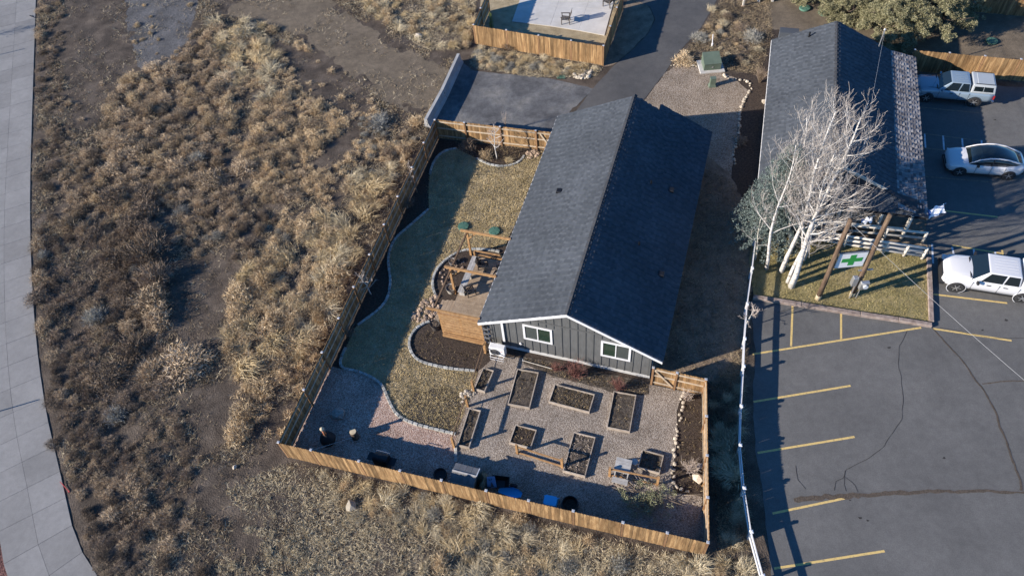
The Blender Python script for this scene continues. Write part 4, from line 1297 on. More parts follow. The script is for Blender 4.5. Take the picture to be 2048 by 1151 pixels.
def flag(label, p, rz, z, L=.95, hh=.5, mat=m_flagw, seed=0):
    t = thing("flag", label, "flag", (p.x, p.y, 0), rz)
    MB().tube([(-.1, 0, z - .25), (L + .15, 0, z + .25)], .015, 6).build("staff", m_chrome, t)
    nx2, ny2 = 14, 6
    b = MB(); vs = []
    for j in range(ny2 + 1):
        for i in range(nx2 + 1):
            x = L * i / nx2; y = -hh * j / ny2
            vs.append((x, .06 * math.sin(i * .9 + j * .7 + seed) + y * .8, z - .1 + .35 * x + y * .45 + .05 * math.cos(i * .8 + j)))
    b.add(vs, [(j * (nx2 + 1) + i, j * (nx2 + 1) + i + 1, (j + 1) * (nx2 + 1) + i + 1, (j + 1) * (nx2 + 1) + i) for j in range(ny2) for i in range(nx2)])
    o = b.build("cloth", mat, t, smooth=True)
    o.data.materials.append(m_flagb)
    for p_ in o.data.polygons:
        if (p_.index % nx2) < 4 and p_.index // nx2 < 4: p_.material_index = 1
    return t


flag("white and blue flag flying from the porch corner over the lot", at(1850, 421, 2.2), R(5), 2.25)
flag("crumpled blue and white flag hanging over the log rails", at(1724, 436, 1.7), R(-15), 1.75, .5, .3, m_flagw, 2)

# white vinyl rail fence
VP = [(1519, 400), (1513, 470), (1505, 535), (1495, 607), (1490, 676), (1488, 731), (1483, 811), (1481, 889), (1489, 975), (1503, 1062), (1527, 1150), (1552, 1240)]
vf = thing("vinyl_fence", "white two-rail vinyl fence curving along the left of the parking lot", "fence")
vpts = []
for x, y in VP:
    p = at(x, y, .95); p.z = 0; vpts.append(p)
vpost = MB().box(-.065, .065, -.065, .065, -.02, .95).mesh("post", m_vinyl)
vcap = MB().box(-.08, .08, -.08, .08, 0, .06, bev=.045).mesh("post_cap", m_vinyl)
for i, p in enumerate(vpts):
    d = vpts[min(i + 1, len(vpts) - 1)] - vpts[max(0, i - 1)]
    an = math.atan2(d.y, d.x)
    po = link("post", vpost, vf, loc=(p.x, p.y, 0), rot=(0, 0, an))
    link("post_cap", vcap, po, loc=(0, 0, .95))
    if i:
        q = vpts[i - 1]
        for z in (.38, .80): MB().beam((q.x, q.y, z), (p.x, p.y, z), .045, .14).build("rail", m_vinyl, vf)

# ================================================================== yard things
def raised_bed(label, corners, h=.21, fill=m_soil, litter=(m_leaflit, 160), leafcol=None):
    """corners are the board tops: near-left, far-left, far-right, near-right"""
    c = [at(x, y, h) for x, y in corners]
    # square it up on the house axes
    us = [(p - HO).dot(HU) for p in c]; vs = [(p - HO).dot(HV) for p in c]
    u0, u1 = (us[0] + us[1]) / 2, (us[2] + us[3]) / 2; v0, v1 = (vs[0] + vs[3]) / 2, (vs[1] + vs[2]) / 2
    tilt = math.atan2(*reversed(((c[1] - c[0]).normalized()).xy)) - PI / 2 - HA
    tilt = max(-.07, min(.07, tilt))
    o = H((u0 + u1) / 2, (v0 + v1) / 2)
    t = thing("raised_bed", label, "raised bed", o, HA + tilt)
    w, l = abs(u1 - u0) / 2, abs(v1 - v0) / 2; th = .045
    for s in (-1, 1):
        MB().box(-w, w, s * (l - th), s * l, 0, h + rng.uniform(-.01, .01)).build("board", m_bedwood, t)
        MB().box(s * (w - th), s * w, -l + th, l - th, 0, h + rng.uniform(-.01, .01)).build("board", m_bedwood, t)
    # uneven soil
    nx, ny = 10, 14; vv = []
    for j in range(ny + 1):
        for i in range(nx + 1):
            x = (-w + th) + (2 * w - 2 * th) * i / nx; y = (-l + th) + (2 * l - 2 * th) * j / ny
            vv.append((x, y, h - .07 + .05 * noise.noise((x * 3 + o.x, y * 3, o.y))))
    b = MB(); b.add(vv, [(j * (nx + 1) + i, j * (nx + 1) + i + 1, (j + 1) * (nx + 1) + i + 1, (j + 1) * (nx + 1) + i) for j in range(ny) for i in range(nx)])
    b.build("soil", fill, t, smooth=True)
    mt, n = litter
    P = np.c_[nr.uniform(-w + .08, w - .08, n), nr.uniform(-l + .08, l - .08, n), np.full(n, h - .055)]
    D = np.c_[nr.normal(0, .07, (n, 2)), nr.uniform(.01, .09, n)]
    tag(link("plant_litter", npmesh("plant_litter", *slivers(P, D, nr.uniform(.01, .035, n)), mt), t), kind="stuff")
    return t


raised_bed("small raised bed beside the heat pump", [(947, 778), (966, 735), (988, 739), (970, 781)])
raised_bed("large raised bed below the left house window", [(1015, 807), (1034, 737), (1078, 743), (1059, 815)])
raised_bed("wide leafy raised bed in front of the red twig shrubs", [(1097, 803), (1109, 768), (1189, 786), (1180, 823)], litter=(m_leaflit, 700))
raised_bed("raised bed nearest the gate end of the house", [(1213, 854), (1227, 782), (1274, 788), (1259, 862)])
raised_bed("narrow raised bed beside the lawn corner post", [(914, 889), (938, 815), (963, 820), (937, 894)])
raised_bed("small square raised bed behind the low cedar rail", [(1018, 885), (1030, 850), (1072, 856), (1064, 895)], fill=m_mulch)
raised_bed("raised bed crossed by the rail shadow with dried stalks", [(1125, 942), (1147, 864), (1188, 871), (1174, 952)], litter=(m_paletwig, 240))
raised_bed("small raised bed next to the grey picnic table", [(1275, 935), (1284, 900), (1328, 907), (1320, 944)])


def rail_fence(label, posts, h=1.1, rails=((.88, .05, .1),), mat=m_cedar, rmat=None):
    ps = [at(*p) for p in posts]
    t = thing("garden_rail", label, "railing", ps[0])
    o = ps[0]
    for p in ps: MB().box(-.055, .055, -.055, .055, -.02, h).build("post", mat, t, loc=(p.x - o.x, p.y - o.y, 0), rot=(0, 0, HA))
    for a, c in zip(ps[:-1], ps[1:]):
        for z, w, hh in rails: MB().beam((a.x - o.x, a.y - o.y, z), (c.x - o.x, c.y - o.y, z), w, hh).build("rail", rmat or mat, t)


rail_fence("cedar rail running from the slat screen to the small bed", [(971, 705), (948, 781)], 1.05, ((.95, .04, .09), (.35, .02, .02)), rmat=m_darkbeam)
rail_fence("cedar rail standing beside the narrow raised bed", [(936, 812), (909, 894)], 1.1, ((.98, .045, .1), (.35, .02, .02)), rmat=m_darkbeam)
rail_fence("low cedar rail between the square bed and the stalk bed", [(1035, 906), (1124.5, 934)], .95, ((.78, .05, .09), (.12, .06, .05)))
rail_fence("low cedar rail in front of the grey picnic table", [(1219, 951), (1314, 970)], .95, ((.82, .05, .09), (.12, .05, .06)))

# picnic table
tp = at(1246, 930, .72)
tbl = thing("picnic_table", "weathered grey picnic table with a bench behind the low rail", "table", (tp.x, tp.y, 0), HA)
for k in range(5): MB().box(-.37, .37, -.36 + k * .145, -.36 + k * .145 + .135, .69, .725).build("top_plank", m_greywood, tbl)
for k in range(2): MB().box(-.37, .37, -.80 + k * .145, -.80 + k * .145 + .135, .40, .435).build("bench_plank", m_greywood, tbl)
for s in (-1, 1):
    MB().beam((s * .3, -.62, 0), (s * .3, -.12, .69), .05, .08).build("leg", m_greywood, tbl)
    MB().beam((s * .3, .5, 0), (s * .3, .1, .69), .05, .08).build("leg", m_greywood, tbl)
    MB().box(s * .3 - .025, s * .3 + .025, -.8, .3, .33, .4).build("cross_beam", m_greywood, tbl)
bird = thing("garden_stool", "small pale stool standing between picnic table and raised bed", "stool", at(1268, 932), HA)
MB().lathe([(.16, .52), (.17, .55), (.16, .57)], 14).build("seat", m_greywood, bird)
for k in range(3): MB().tube([(.15 * math.cos(k * 2.1), .15 * math.sin(k * 2.1), 0), (.1 * math.cos(k * 2.1), .1 * math.sin(k * 2.1), .52)], .02, 6).build("leg", m_greywood, bird)
ob = MB(); ob.box(-.05, .05, -.02, .02, 0, .95); ob = ob.build("cedar_board", m_cedar); ob.location = at(1405, 972); ob.rotation_euler = (R(6), R(5), HA)
tag(ob, "orange cedar board leaning against the right yard fence", "board")

# chiminea
ch = thing("chiminea", "black chiminea with a rusty stovepipe on the shaded gravel", "chiminea", at(660, 884))
MB().lathe([(.18, .05), (.34, .2), (.4, .42), (.34, .62), (.18, .78), (.1, .9)], 20).build("bowl", m_clay, ch, smooth=True)
MB().lathe([(.24, 0), (.2, .06), (.16, .08)], 12).build("foot", m_blackm, ch)
MB().tube([(0, 0, .85), (0, 0, 1.44)], .07, 12).build("stovepipe", m_rust, ch, smooth=True)
MB().lathe([(.05, 1.42), (.10, 1.45), (.11, 1.52), (.05, 1.6)], 14).build("pipe_cap", m_stump, ch, smooth=True)
MB().box(-.14, .14, -.41, -.34, .3, .5).build("fire_mouth", m_black, ch)
sp = thing("log_stump", "tall round log with a pale cut top on the red gravel", "stump", at(712, 874))
MB().lathe([(.2, 0), (.185, .3), (.18, .64), (.17, .66)], 18, cap=False).build("bark", m_bark, sp, smooth=True)
MB().lathe([(.01, .668), (.155, .665), (.172, .655)], 18).build("cut_top", m_stump, sp)
fp = at(622, 899, 1.65)
wire("pale string stretched from a fence post to the log stump", (fp.x, fp.y, 1.6), at(704, 874, .6), .02, .008)

# grill
g0 = at(770, 930)
gl = thing("gas_grill", "black gas grill with chrome handle and side shelf near the front fence", "grill", g0, HA)
MB().box(-.36, .36, -.24, .24, .1, .72).build("cart", m_black, gl)
b = MB()
arc = [(-.26, .78)] + [(-.26 * math.cos(t), .82 + .27 * math.sin(t)) for t in [i * PI / 8 for i in range(9)]] + [(.26, .78)]
n = len(arc)
b.add([(-.36, y, z) for y, z in arc] + [(.36, y, z) for y, z in arc], [tuple(range(n)), tuple(range(2 * n - 1, n - 1, -1))] + [(i, n + i, n + i + 1, i + 1) for i in range(n - 1)] + [(n - 1, 2 * n - 1, n, 0)])
b.build("lid", m_blackm, gl, smooth=False)
MB().tube([(-.34, .2, .98), (-.34, .28, 1.02), (.34, .28, 1.02), (.34, .2, .98)], .016, 6).build("handle", m_chrome, gl)
for s in (-1, 1): MB().box(s * .38, s * .72, -.2, .2, .74, .77).build("side_shelf", m_blackm, gl)
for x in (-.3, .3):
    for y in (-.2, .2): MB().lathe([(.05, -.02), (.05, .02)], 10, axis='y', c=(x, y, .05)).build("caster", m_rubber, gl)

# small shed
sa = at(904, 942, 1.15); sb_ = at(953, 950, 1.15)
sm = (sa + sb_) / 2
shed = thing("garden_shed", "small shed with a two-slope felt roof against the front fence", "shed", (sm.x, sm.y, 0), HA)
hw = (sb_ - sa).length / 2
MB().box(-hw + .06, hw - .06, -.5, .36, 0, .95).build("wall", m_shedwall, shed)
for nm, y1, z1 in (("n", .46, 1.0), ("s", -.62, .86)):
    b = MB()
    for k in range(4):
        xa = -hw + 2 * hw * k / 4; xb = -hw + 2 * hw * (k + 1) / 4 - .012
        q = [(xa, 0, 1.15), (xb, 0, 1.15), (xb, y1, z1), (xa, y1, z1)]
        MB().slab(q, .03).build("roof_panel", m_shedroof, shed)
MB().beam((-hw, 0, 1.175), (hw, 0, 1.175), .07, .02).build("ridge_strip", m_greywood, shed)
MB().beam((hw + .01, .46, 1.03), (hw + .01, .0, 1.17), .04, .05).build("barge_board", m_white, shed)
MB().box(hw - .3, hw - .07, .362, .375, .1, .8).build("hatch", m_bedwood, shed)


def ring(name, label, px, py, r, h, mat, inner=None):
    t = thing(name, label, name.replace("_", " "), at(px, py))
    MB().lathe([(r * .86, 0), (r, h * .3), (r, h * .8), (r * .93, h), (r * .84, h * .8), (r * .8, .06)], 26, cap=False).build("rim", mat, t, smooth=True)
    MB().lathe([(.01, .05), (r * .82, .06)], 20, cap=False).build("base", inner or mat, t)
    return t


ring("old_tyre", "black tyre lying beside the small shed", 881, 950, .33, .2, m_rubber)
ring("stock_tub", "large round black tub next to the blue tote", 1140, 1011, .40, .35, m_blackm, m_mulch)
# blue tote
tt = thing("blue_tote", "bright blue plastic tote turned over by the front fence", "tote", at(1101, 1005), HA + .05)
b = MB(); pr_ = []
for z, s in ((0, 1), (.28, .93), (.34, .86)):
    pr_.append([(s * x, s * y, z) for x, y in [(-.34, -.2), (-.26, -.27), (.26, -.27), (.34, -.2), (.34, .2), (.26, .27), (-.26, .27), (-.34, .2)]])
b.add(sum(pr_, []), [(i + 8 * k, (i + 1) % 8 + 8 * k, (i + 1) % 8 + 8 * k + 8, i + 8 * k + 8) for k in range(2) for i in range(8)] + [tuple(range(16, 24))])
b.build("shell", m_bluetub, tt)
MB().box(-.37, .37, -.3, -.27, 0, .05).build("lip", m_bluetub, tt); MB().box(-.37, .37, .27, .3, 0, .05).build("lip", m_bluetub, tt)
MB().box(-.012, .012, -.22, .22, .335, .35).build("rib", m_bluetub, tt)
# blue sled
sl_ = thing("blue_sled", "blue plastic sled lying close behind the front fence", "sled", at(1022, 985), HA - .1)
b = MB(); rows = []
for i in range(9):
    x = -.55 + i * 1.1 / 8; w = .24 * (1 - .5 * max(0, (i - 6) / 2)); lift = .12 * max(0, (i - 5) / 3) ** 2
    rows.append([(x, -w, .16 + lift), (x, -w * .85, .05 + lift), (x, w * .85, .05 + lift), (x, w, .16 + lift)])
b.add(sum(rows, []), [(4 * i + k, 4 * i + k + 1, 4 * i + k + 5, 4 * i + k + 4) for i in range(8) for k in range(3)])
b.build("hull", m_bluetub, sl_); MB().tube([(-.55, -.24, .17), (-.55, .24, .17)], .02, 6).build("rim", m_bluetub, sl_)
# tarp heap
def blob_mesh(name, mat, rx, ry, rz, seed, amp=.25):
    bm = bmesh.new(); bmesh.ops.create_icosphere(bm, subdivisions=3, radius=1)
    for v in bm.verts:
        k = 1 + amp * noise.noise(Vector(v.co) * 1.8 + Vector((seed, 0, 0)))
        v.co = Vector((v.co.x * rx * k, v.co.y * ry * k, max(-.02, v.co.z * rz * k)))
    me = bpy.data.meshes.new(name); bm.to_mesh(me); bm.free(); me.materials.append(mat)
    return me


o = link("tarp", blob_mesh("tarp", m_tarp, .32, .5, .75, 3, .5)); o.location = at(968, 969); o.rotation_euler = (0, 0, HA + .3)
tag(o, "olive tarp bunched up beside the small shed", "tarp")
cb = thing("camp_chair", "folded camp chair with blue fabric beside the olive tarp", "chair", at(984, 974), HA + .4)
b = MB(); b.slab([(-.2, -.15, .4), (.25, -.2, .42), (.22, .2, .78), (-.15, .22, .8)], .03); b.build("seat_cloth", m_bluefab, cb)
for x, y in ((-.2, -.15), (.25, -.2), (.22, .2), (-.15, .22)): MB().tube([(x * 1.2, y * 1.2, 0), (-x * .3, -y * .2 + .1, .75)], .013, 5).build("leg", m_blackm, cb)
wb = thing("wheelbarrow", "dark wheelbarrow parked behind the front fence", "wheelbarrow", at(1003, 972), HA + .2)
b = MB(); b.add([(-.42, -.3, .62), (.42, -.26, .6), (.42, .26, .6), (-.42, .3, .62), (-.2, -.18, .32), (.2, -.18, .32), (.2, .18, .32), (-.2, .18, .32)], [(4, 5, 6, 7), (0, 1, 5, 4), (1, 2, 6, 5), (2, 3, 7, 6), (3, 0, 4, 7)]); b.build("tray", m_blackm, wb)
for s in (-1, 1): MB().tube([(.6, s * .05, .18), (-.2, s * .22, .33), (-.95, s * .28, .62)], .02, 6).build("handle", m_blackm, wb); MB().tube([(-.3, s * .23, .34), (-.35, s * .23, 0)], .018, 6).build("leg", m_galv, wb)
MB().lathe([(.1, -.05), (.18, -.04), (.18, .04), (.1, .05)], 14, axis='y', c=(.6, 0, .18)).build("wheel", m_rubber, wb)

# neighbour's patio
pt = thing("patio", "pale concrete patio in three panels behind the brown fence", None); pt["kind"] = "structure"
tops = [at(1052, -34), at(1131, -34), at(1190, -34), at(1238, -34)]
bots = [at(1024, 44), at(1100, 53), at(1157, 62), at(1209, 72)]
for k in range(3):
    for (t0, t1) in ((0, .55), (.55, 1.0)):
        a = tops[k].lerp(bots[k], t0); b_ = tops[k].lerp(bots[k], t1); c_ = tops[k + 1].lerp(bots[k + 1], t1); d_ = tops[k + 1].lerp(bots[k + 1], t0)
        q = [a, b_, c_, d_]; c0 = sum(q, Vector()) / 4
        MB().prism([((p - c0).x * .995, (p - c0).y * .995) for p in q], -.05, .05).build("slab", m_patio, pt, loc=(c0.x, c0.y, 0))
patio_chair("dark wooden armchair alone in the middle of the patio", at(1131, 46), R(-12), 1.0, z=.05)
patio_chair("dark wooden armchair by the patio's drive-side fence", at(1216, 12), R(-40), 1.0, z=.05)
tw = thing("patio_table", "white table edge at the top of the patio", "table", at(1150, -10), R(-20))
MB().box(-1.0, .9, -.55, .5, .68, .74, bev=.02).build("top", m_white, tw)
for x in (-.85, .75):
    for y in (-.45, .4): MB().box(x - .04, x + .04, y - .04, y + .04, .05, .68).build("leg", m_white, tw)
wc = thing("white_chair", "white plastic chair beside the white patio table", "chair", at(1186, -3), R(70))
MB().box(-.24, .24, -.24, .24, .42, .46).build("seat", m_white, wc); MB().box(.2, .25, -.24, .24, .46, .9).build("backrest", m_white, wc)
for x in (-.2, .2):
    for y in (-.2, .2): MB().box(x - .025, x + .025, y - .025, y + .025, .05, .42).build("leg", m_white, wc)

# small field items
rs = thing("red_stake", "thin red stake leaning at the sidewalk edge", "stake", at(139, 983))
d0 = at(121, 963, .08) - at(139, 983)
MB().beam((0, 0, .03), (d0.x, d0.y, .12), .03, .03).build("shaft", m_redstick, rs)
MB().box(-.03, .03, -.03, .03, .0, .08).build("point", m_redstick, rs)
tm = thing("marker_post", "short dark marker post at the sidewalk edge near the top", "post", at(70, 36), R(30))
MB().beam((0, 0, 0), (-.25, .5, .1), .07, .05).build("shaft", m_black, tm); MB().box(-.04, .04, -.04, .04, 0, .05).build("foot", m_black, tm)
sp2 = thing("drip_pipe", "thin pale pipe lying along the house bed", "pipe", at(1046, 722))
e_ = at(1104, 738) - at(1046, 722)
MB().tube([(0, 0, .08), (e_.x, e_.y, .06)], .022, 6).build("pipe", m_log, sp2)
MB().tube([(0, 0, 0), (0, 0, .2)], .02, 6).build("stub", m_vinyl, sp2)

# ================================================================== vehicles (local +X is the nose, +Y the driver's side)
def loft(stations, ring):
    b = MB(); n = None
    for s in stations:
        r = ring(s); n = len(r)
        b.v += [(s[0], y, z) for y, z in r]
    for i in range(len(stations) - 1):
        for k in range(n):
            k2 = (k + 1) % n
            b.f.append((i * n + k, i * n + k2, (i + 1) * n + k2, (i + 1) * n + k))
    b.f.append(tuple(range(n - 1, -1, -1))); b.f.append(tuple(range((len(stations) - 1) * n, len(stations) * n)))
    return b


def body_ring(s):
    x, w, zb, zs, zt = s
    h = [(w * .80, zb), (w * .97, zb + .10), (w, zb + (zs - zb) * .45), (w * .985, zb + (zs - zb) * .8), (w * .94, zs), (w * .80, zs + (zt - zs) * .75), (w * .45, zt)]
    return h + [(0, zt + .015)] + [(-y, z) for y, z in reversed(h)]


def gh_ring(s):
    x, wb, zb, wt, zt = s
    h = [(wb, zb), (wb * .5 + wt * .5 + .015, zb + (zt - zb) * .55), (wt + .02, zb + (zt - zb) * .92), (wt * .9, zt), (wt * .4, zt + .02)]
    return h + [(-y, z) for y, z in reversed(h)]


def pane(name, q, inset, off, parent, mat=None, th=.012):
    q = [Vector(p) for p in q]; c = sum(q, Vector()) / 4
    n = (q[1] - q[0]).cross(q[2] - q[0]).normalized()
    if n.dot(c - Vector((c.x * .9, 0, .6))) < 0: n = -n
    ax = (q[1] - q[0]).normalized(); ay = (q[3] - q[0]).normalized()
    r = [q[0] + ax * inset + ay * inset, q[1] - ax * inset + ay * inset, q[2] - ax * inset - ay * inset, q[3] + ax * inset - ay * inset]
    return MB().slab([p + n * off for p in r], th, n).build(name, mat or m_glass, parent)


def wheels(t, wb, track, r, w=.23, spokes=6):
    for sx in (1, -1):
        for sy in (1, -1):
            y0 = sy * track
            ty = MB().lathe([(r * .62, -w / 2), (r * .92, -w / 2), (r, -w * .3), (r, w * .3), (r * .92, w / 2), (r * .62, w / 2)], 26, axis='y', cap=False).build("tyre", m_rubber, t, loc=(sx * wb / 2, y0, r), smooth=False)
            b = MB(); b.lathe([(.05, sy * w * .38), (r * .62, sy * w * .30), (r * .64, sy * w * .46), (r * .60, sy * w * .48)], 26, axis='y')
            MB_ = b
            MB_.build("rim", m_blackm if spokes else m_galv, ty)
            sp_ = MB()
            for k in range(spokes or 5):
                a = k * 2 * PI / (spokes or 5)
                sp_.beam((0, sy * w * .44, 0), (r * .6 * math.cos(a), sy * w * .46, r * .6 * math.sin(a)), .05, .025, Vector((0, 1, 0)))
            sp_.build("spokes", m_galv, ty)


def place(name, label, front_px, rear_px, wb, half_track, cat):
    a, c = at(*front_px), at(*rear_px)
    h = (a - c); L = h.length; h.normalize()
    mid = (a + c) / 2 + Vector((h.y, -h.x, 0)) * half_track * L / wb
    t = thing(name, label, cat, (mid.x, mid.y, .02), math.atan2(h.y, h.x))
    t.scale = (L / wb,) * 3
    return t


def arch(t, wb, y, r, mat=m_black):
    for sx in (1, -1):
        for sy in (1, -1):
            MB().lathe([(.02, 0), (r, 0), (r, .02), (.02, .02)], 22, axis='y', c=(sx * wb / 2, sy * y - (.02 if sy > 0 else 0), r * .86)).build("wheel_arch", mat, t)


def hexa(x0, x1, x2, x3, zb, zt, wb, wt):
    """frustum cab: base x0..x3, top x1..x2"""
    return [(x0, -wb, zb), (x0, wb, zb), (x3, wb, zb), (x3, -wb, zb), (x1, -wt, zt), (x1, wt, zt), (x2, wt, zt), (x2, -wt, zt)]


HEXF = [(0, 1, 2, 3), (7, 6, 5, 4), (0, 4, 5, 1), (1, 5, 6, 2), (2, 6, 7, 3), (3, 7, 4, 0)]


def bevel_build(b, name, mat, parent, width=.05, seg=2):
    o = b.build(name, mat, parent)
    bm = bmesh.new(); bm.from_mesh(o.data)
    bmesh.ops.bevel(bm, geom=list(bm.edges), offset=width, segments=seg, affect='EDGES', profile=.6)
    bm.to_mesh(o.data); bm.free()
    o.data.polygons.foreach_set("use_smooth", [True] * len(o.data.polygons))
    return o


def pickup(name, label, fpx, rpx, wb, paint, shell, rack, W=.93, old=False):
    t = place(name, label, fpx, rpx, wb, .80, "pickup truck")
    F = wb / 2 + .78; B = -wb / 2 - 1.08
    st_ = [(F, .62, .46, .72, .80), (F - .08, .80, .40, .88, .98), (F - .35, .89, .36, .98, 1.08), (F - .9, W, .34, 1.02, 1.13), (wb / 2 - .55, W, .34, 1.05, 1.17), (0, W, .34, 1.06, 1.12), (-.9, W, .34, 1.06, 1.12), (B + .35, W, .4, 1.06, 1.10), (B, W * .95, .46, 1.03, 1.06)]
    loft(st_, body_ring).build("body", paint, t, smooth=True)
    arch(t, wb, W + .006, .43)
    wheels(t, wb, W - .09, .38)
    c0 = wb / 2 - .50; c1 = c0 - .72; c3 = c1 - 1.62 if not old else c1 - 1.25; c2 = c3 + .10
    zb, zt = 1.08, 1.67
    v8 = hexa(c0, c1, c2, c3, zb, zt, W * .92, W * .74)
    b = MB(); b.add(v8, HEXF); cabn = bevel_build(b, "cab", paint, t, .07, 3)
    V = [Vector(p) for p in v8]
    pane("windshield", (V[0], V[1], V[5], V[4]), .045, .014, t)
    for a_, d_, e_, f_ in ((1, 2, 6, 5), (0, 3, 7, 4)):
        q = [V[a_].lerp(V[d_], .16), V[a_].lerp(V[d_], .97), V[f_].lerp(V[e_], .97), V[f_].lerp(V[e_], .03)]
        s = .58
        pane("side_window", [q[0], q[0].lerp(q[1], s), q[3].lerp(q[2], s), q[3]], .045, .012, t)
        pane("side_window", [q[0].lerp(q[1], s), q[1], q[2], q[3].lerp(q[2], s)], .04, .012, t)
    # canopy over the bed
    k0, k3 = c3 - .03, B + .02
    v8 = hexa(k0, k0 - .03, k3 + .12, k3, 1.085, 1.68, W * .95, W * .80)
    b = MB(); b.add(v8, HEXF); bevel_build(b, "canopy", shell, t, .06, 3)
    V = [Vector(p) for p in v8]
    for a_, d_, e_, f_ in ((1, 2, 6, 5), (0, 3, 7, 4)):
        q = [V[a_].lerp(V[f_], .22).lerp(V[d_].lerp(V[e_], .22), .07), V[a_].lerp(V[f_], .22).lerp(V[d_].lerp(V[e_], .22), .90), V[a_].lerp(V[f_], .82).lerp(V[d_].lerp(V[e_], .82), .90), V[a_].lerp(V[f_], .82).lerp(V[d_].lerp(V[e_], .82), .07)]
        pane("canopy_window", q, .02, .012, t)
        m0, m1 = q[0].lerp(q[1], .48), q[3].lerp(q[2], .48)
        MB().beam(m0 * 1.012, m1 * 1.012, .03, .03).build("window_bar", shell, t)
    pane("rear_window", (V[3], V[2], V[6], V[7]), .12, .012, t)
    zr = 1.72
    if rack:
        for s in (-1, 1): MB().beam((k0 - .1, s * .55, zr), (k3 + .25, s * .55, zr), .03, .03).build("rack_track", m_blackm, t)
        for x in (k0 - .32, k0 - 1.1): MB().beam((x, -.72, zr + .09), (x, .72, zr + .09), .07, .03).build("rack_bar", m_blackm, t)
    else:
        MB().box(k3 + .2, k0 - .3, -.58, .58, 1.675, 1.70, bev=.02).build("roof_panel", m_shellgrey, t)
        for s in (-1, 1): MB().beam((k0 - .15, s * .62, zr), (k3 + .2, s * .62, zr), .03, .03).build("rack_track", m_blackm, t)
    # front end
    MB().box(F - .10, F + .04, -.56, .56, .60, .86).build("grille", m_black, t)
    for s in (-1, 1):
        MB().box(F - .26, F - .005, s * .50, s * .86, .74, .90, bev=.03).build("headlight", m_lamp, t)
        MB().box(B - .012, B + .04, s * .68, s * .86, .72, 1.0).build("tail_light", m_red, t)
        MB().beam((c0 - .28, s * (W + .0), 1.10), (c0 - .30, s * (W + .18), 1.14), .10, .15).build("mirror", m_black if not old else paint, t)
        for hx in (c1 - .15, c1 - .95)[: 1 if old else 2]: MB().box(hx - .1, hx + .1, s * (W - .015), s * (W + .02), .93, .965).build("door_handle", m_black, t)
        MB().box(-wb / 2 + .5, wb / 2 - .5, s * (W - .08), s * (W + .01), .33, .39).build("side_step", m_black, t)
        for hx in (c0 - .12, c1 - .66, c3 - .01): MB().box(hx - .006, hx + .006, s * (W - .02), s * (W + .004), .45, 1.03).build("door_seam", m_black, t)
    MB().box(F - .16, F + .07, -.84, .84, .40, .60, bev=.03).build("front_bumper", m_black if not old else m_chrome, t)
    MB().box(B - .1, B + .05, -.82, .82, .45, .58, bev=.03).build("rear_bumper", m_chrome, t)
    for s in (-1, 1):
        MB().beam((F - .12, s * .50, 1.005), (c0 + .02, s * .68, 1.17), .018, .012).build("hood_crease", m_black if old else paint, t)
        for sx in (1, -1): MB().lathe([(.44, 0), (.47, .0), (.47, .03), (.44, .03)], 22, axis='y', c=(sx * wb / 2, s * (W + .004) - (.03 if s > 0 else 0), .38), cap=False).build("arch_trim", paint if not old else m_chrome, t)
    MB().box(c0 - .02, c0 + .06, -.72, .72, 1.14, 1.165).build("cowl", m_black, t)
    b = MB()
    for i in range(5): b.box(c3 + .25, c1 - .25, -.40 + i * .19, -.40 + i * .19 + .02, zt + .002, zt + .012)
    b.build("roof_ribs", paint, cabn)
    MB().tube([(F - .95, .6, 1.08), (F - 1.0, .6, 1.75)], .007, 4).build("aerial", m_black, t) if old else None
    return t


pickup("white_pickup", "white double-cab pickup with canopy and roof rack parked by the island", (1906, 580), (2038, 601), 3.22, m_carwhite, m_carwhite, True)
pickup("silver_pickup", "older silver blue pickup with pale canopy beside the orange fence", (1848, 204), (1942, 213), 2.95, m_carsilver, m_shellgrey, False, W=.86, old=True)

# crossover
t = place("white_crossover", "white crossover car with black glass roof parked beside the building", (1914, 349), (2011, 357), 2.98, .80, "car")
ST = [(2.33, .50, .38, .60, .64), (2.26, .72, .30, .72, .79), (2.08, .86, .25, .80, .89), (1.7, .92, .22, .87, .97), (1.2, .94, .22, .92, 1.03), (.7, .94, .22, .95, 1.04), (0, .94, .22, .97, 1.02), (-.9, .95, .24, 1.0, 1.04), (-1.6, .95, .27, 1.02, 1.07), (-2.05, .89, .32, 1.02, 1.08), (-2.28, .76, .42, .98, 1.04), (-2.36, .62, .5, .9, .95)]
loft(ST, body_ring).build("body", m_carwhite, t, smooth=True)
arch(t, 2.98, .955, .42)
wheels(t, 2.98, .86, .37, .24, 5)
GH = [(1.12, .80, .98, .66, 1.02), (.55, .84, .97, .64, 1.36), (0, .855, .98, .63, 1.53), (-.5, .86, 1.0, .62, 1.575), (-1.1, .84, 1.02, .58, 1.50), (-1.7, .76, 1.04, .50, 1.28), (-2.15, .62, 1.05, .44, 1.08)]
loft(GH, gh_ring).build("greenhouse_glass", m_glass, t, smooth=True)
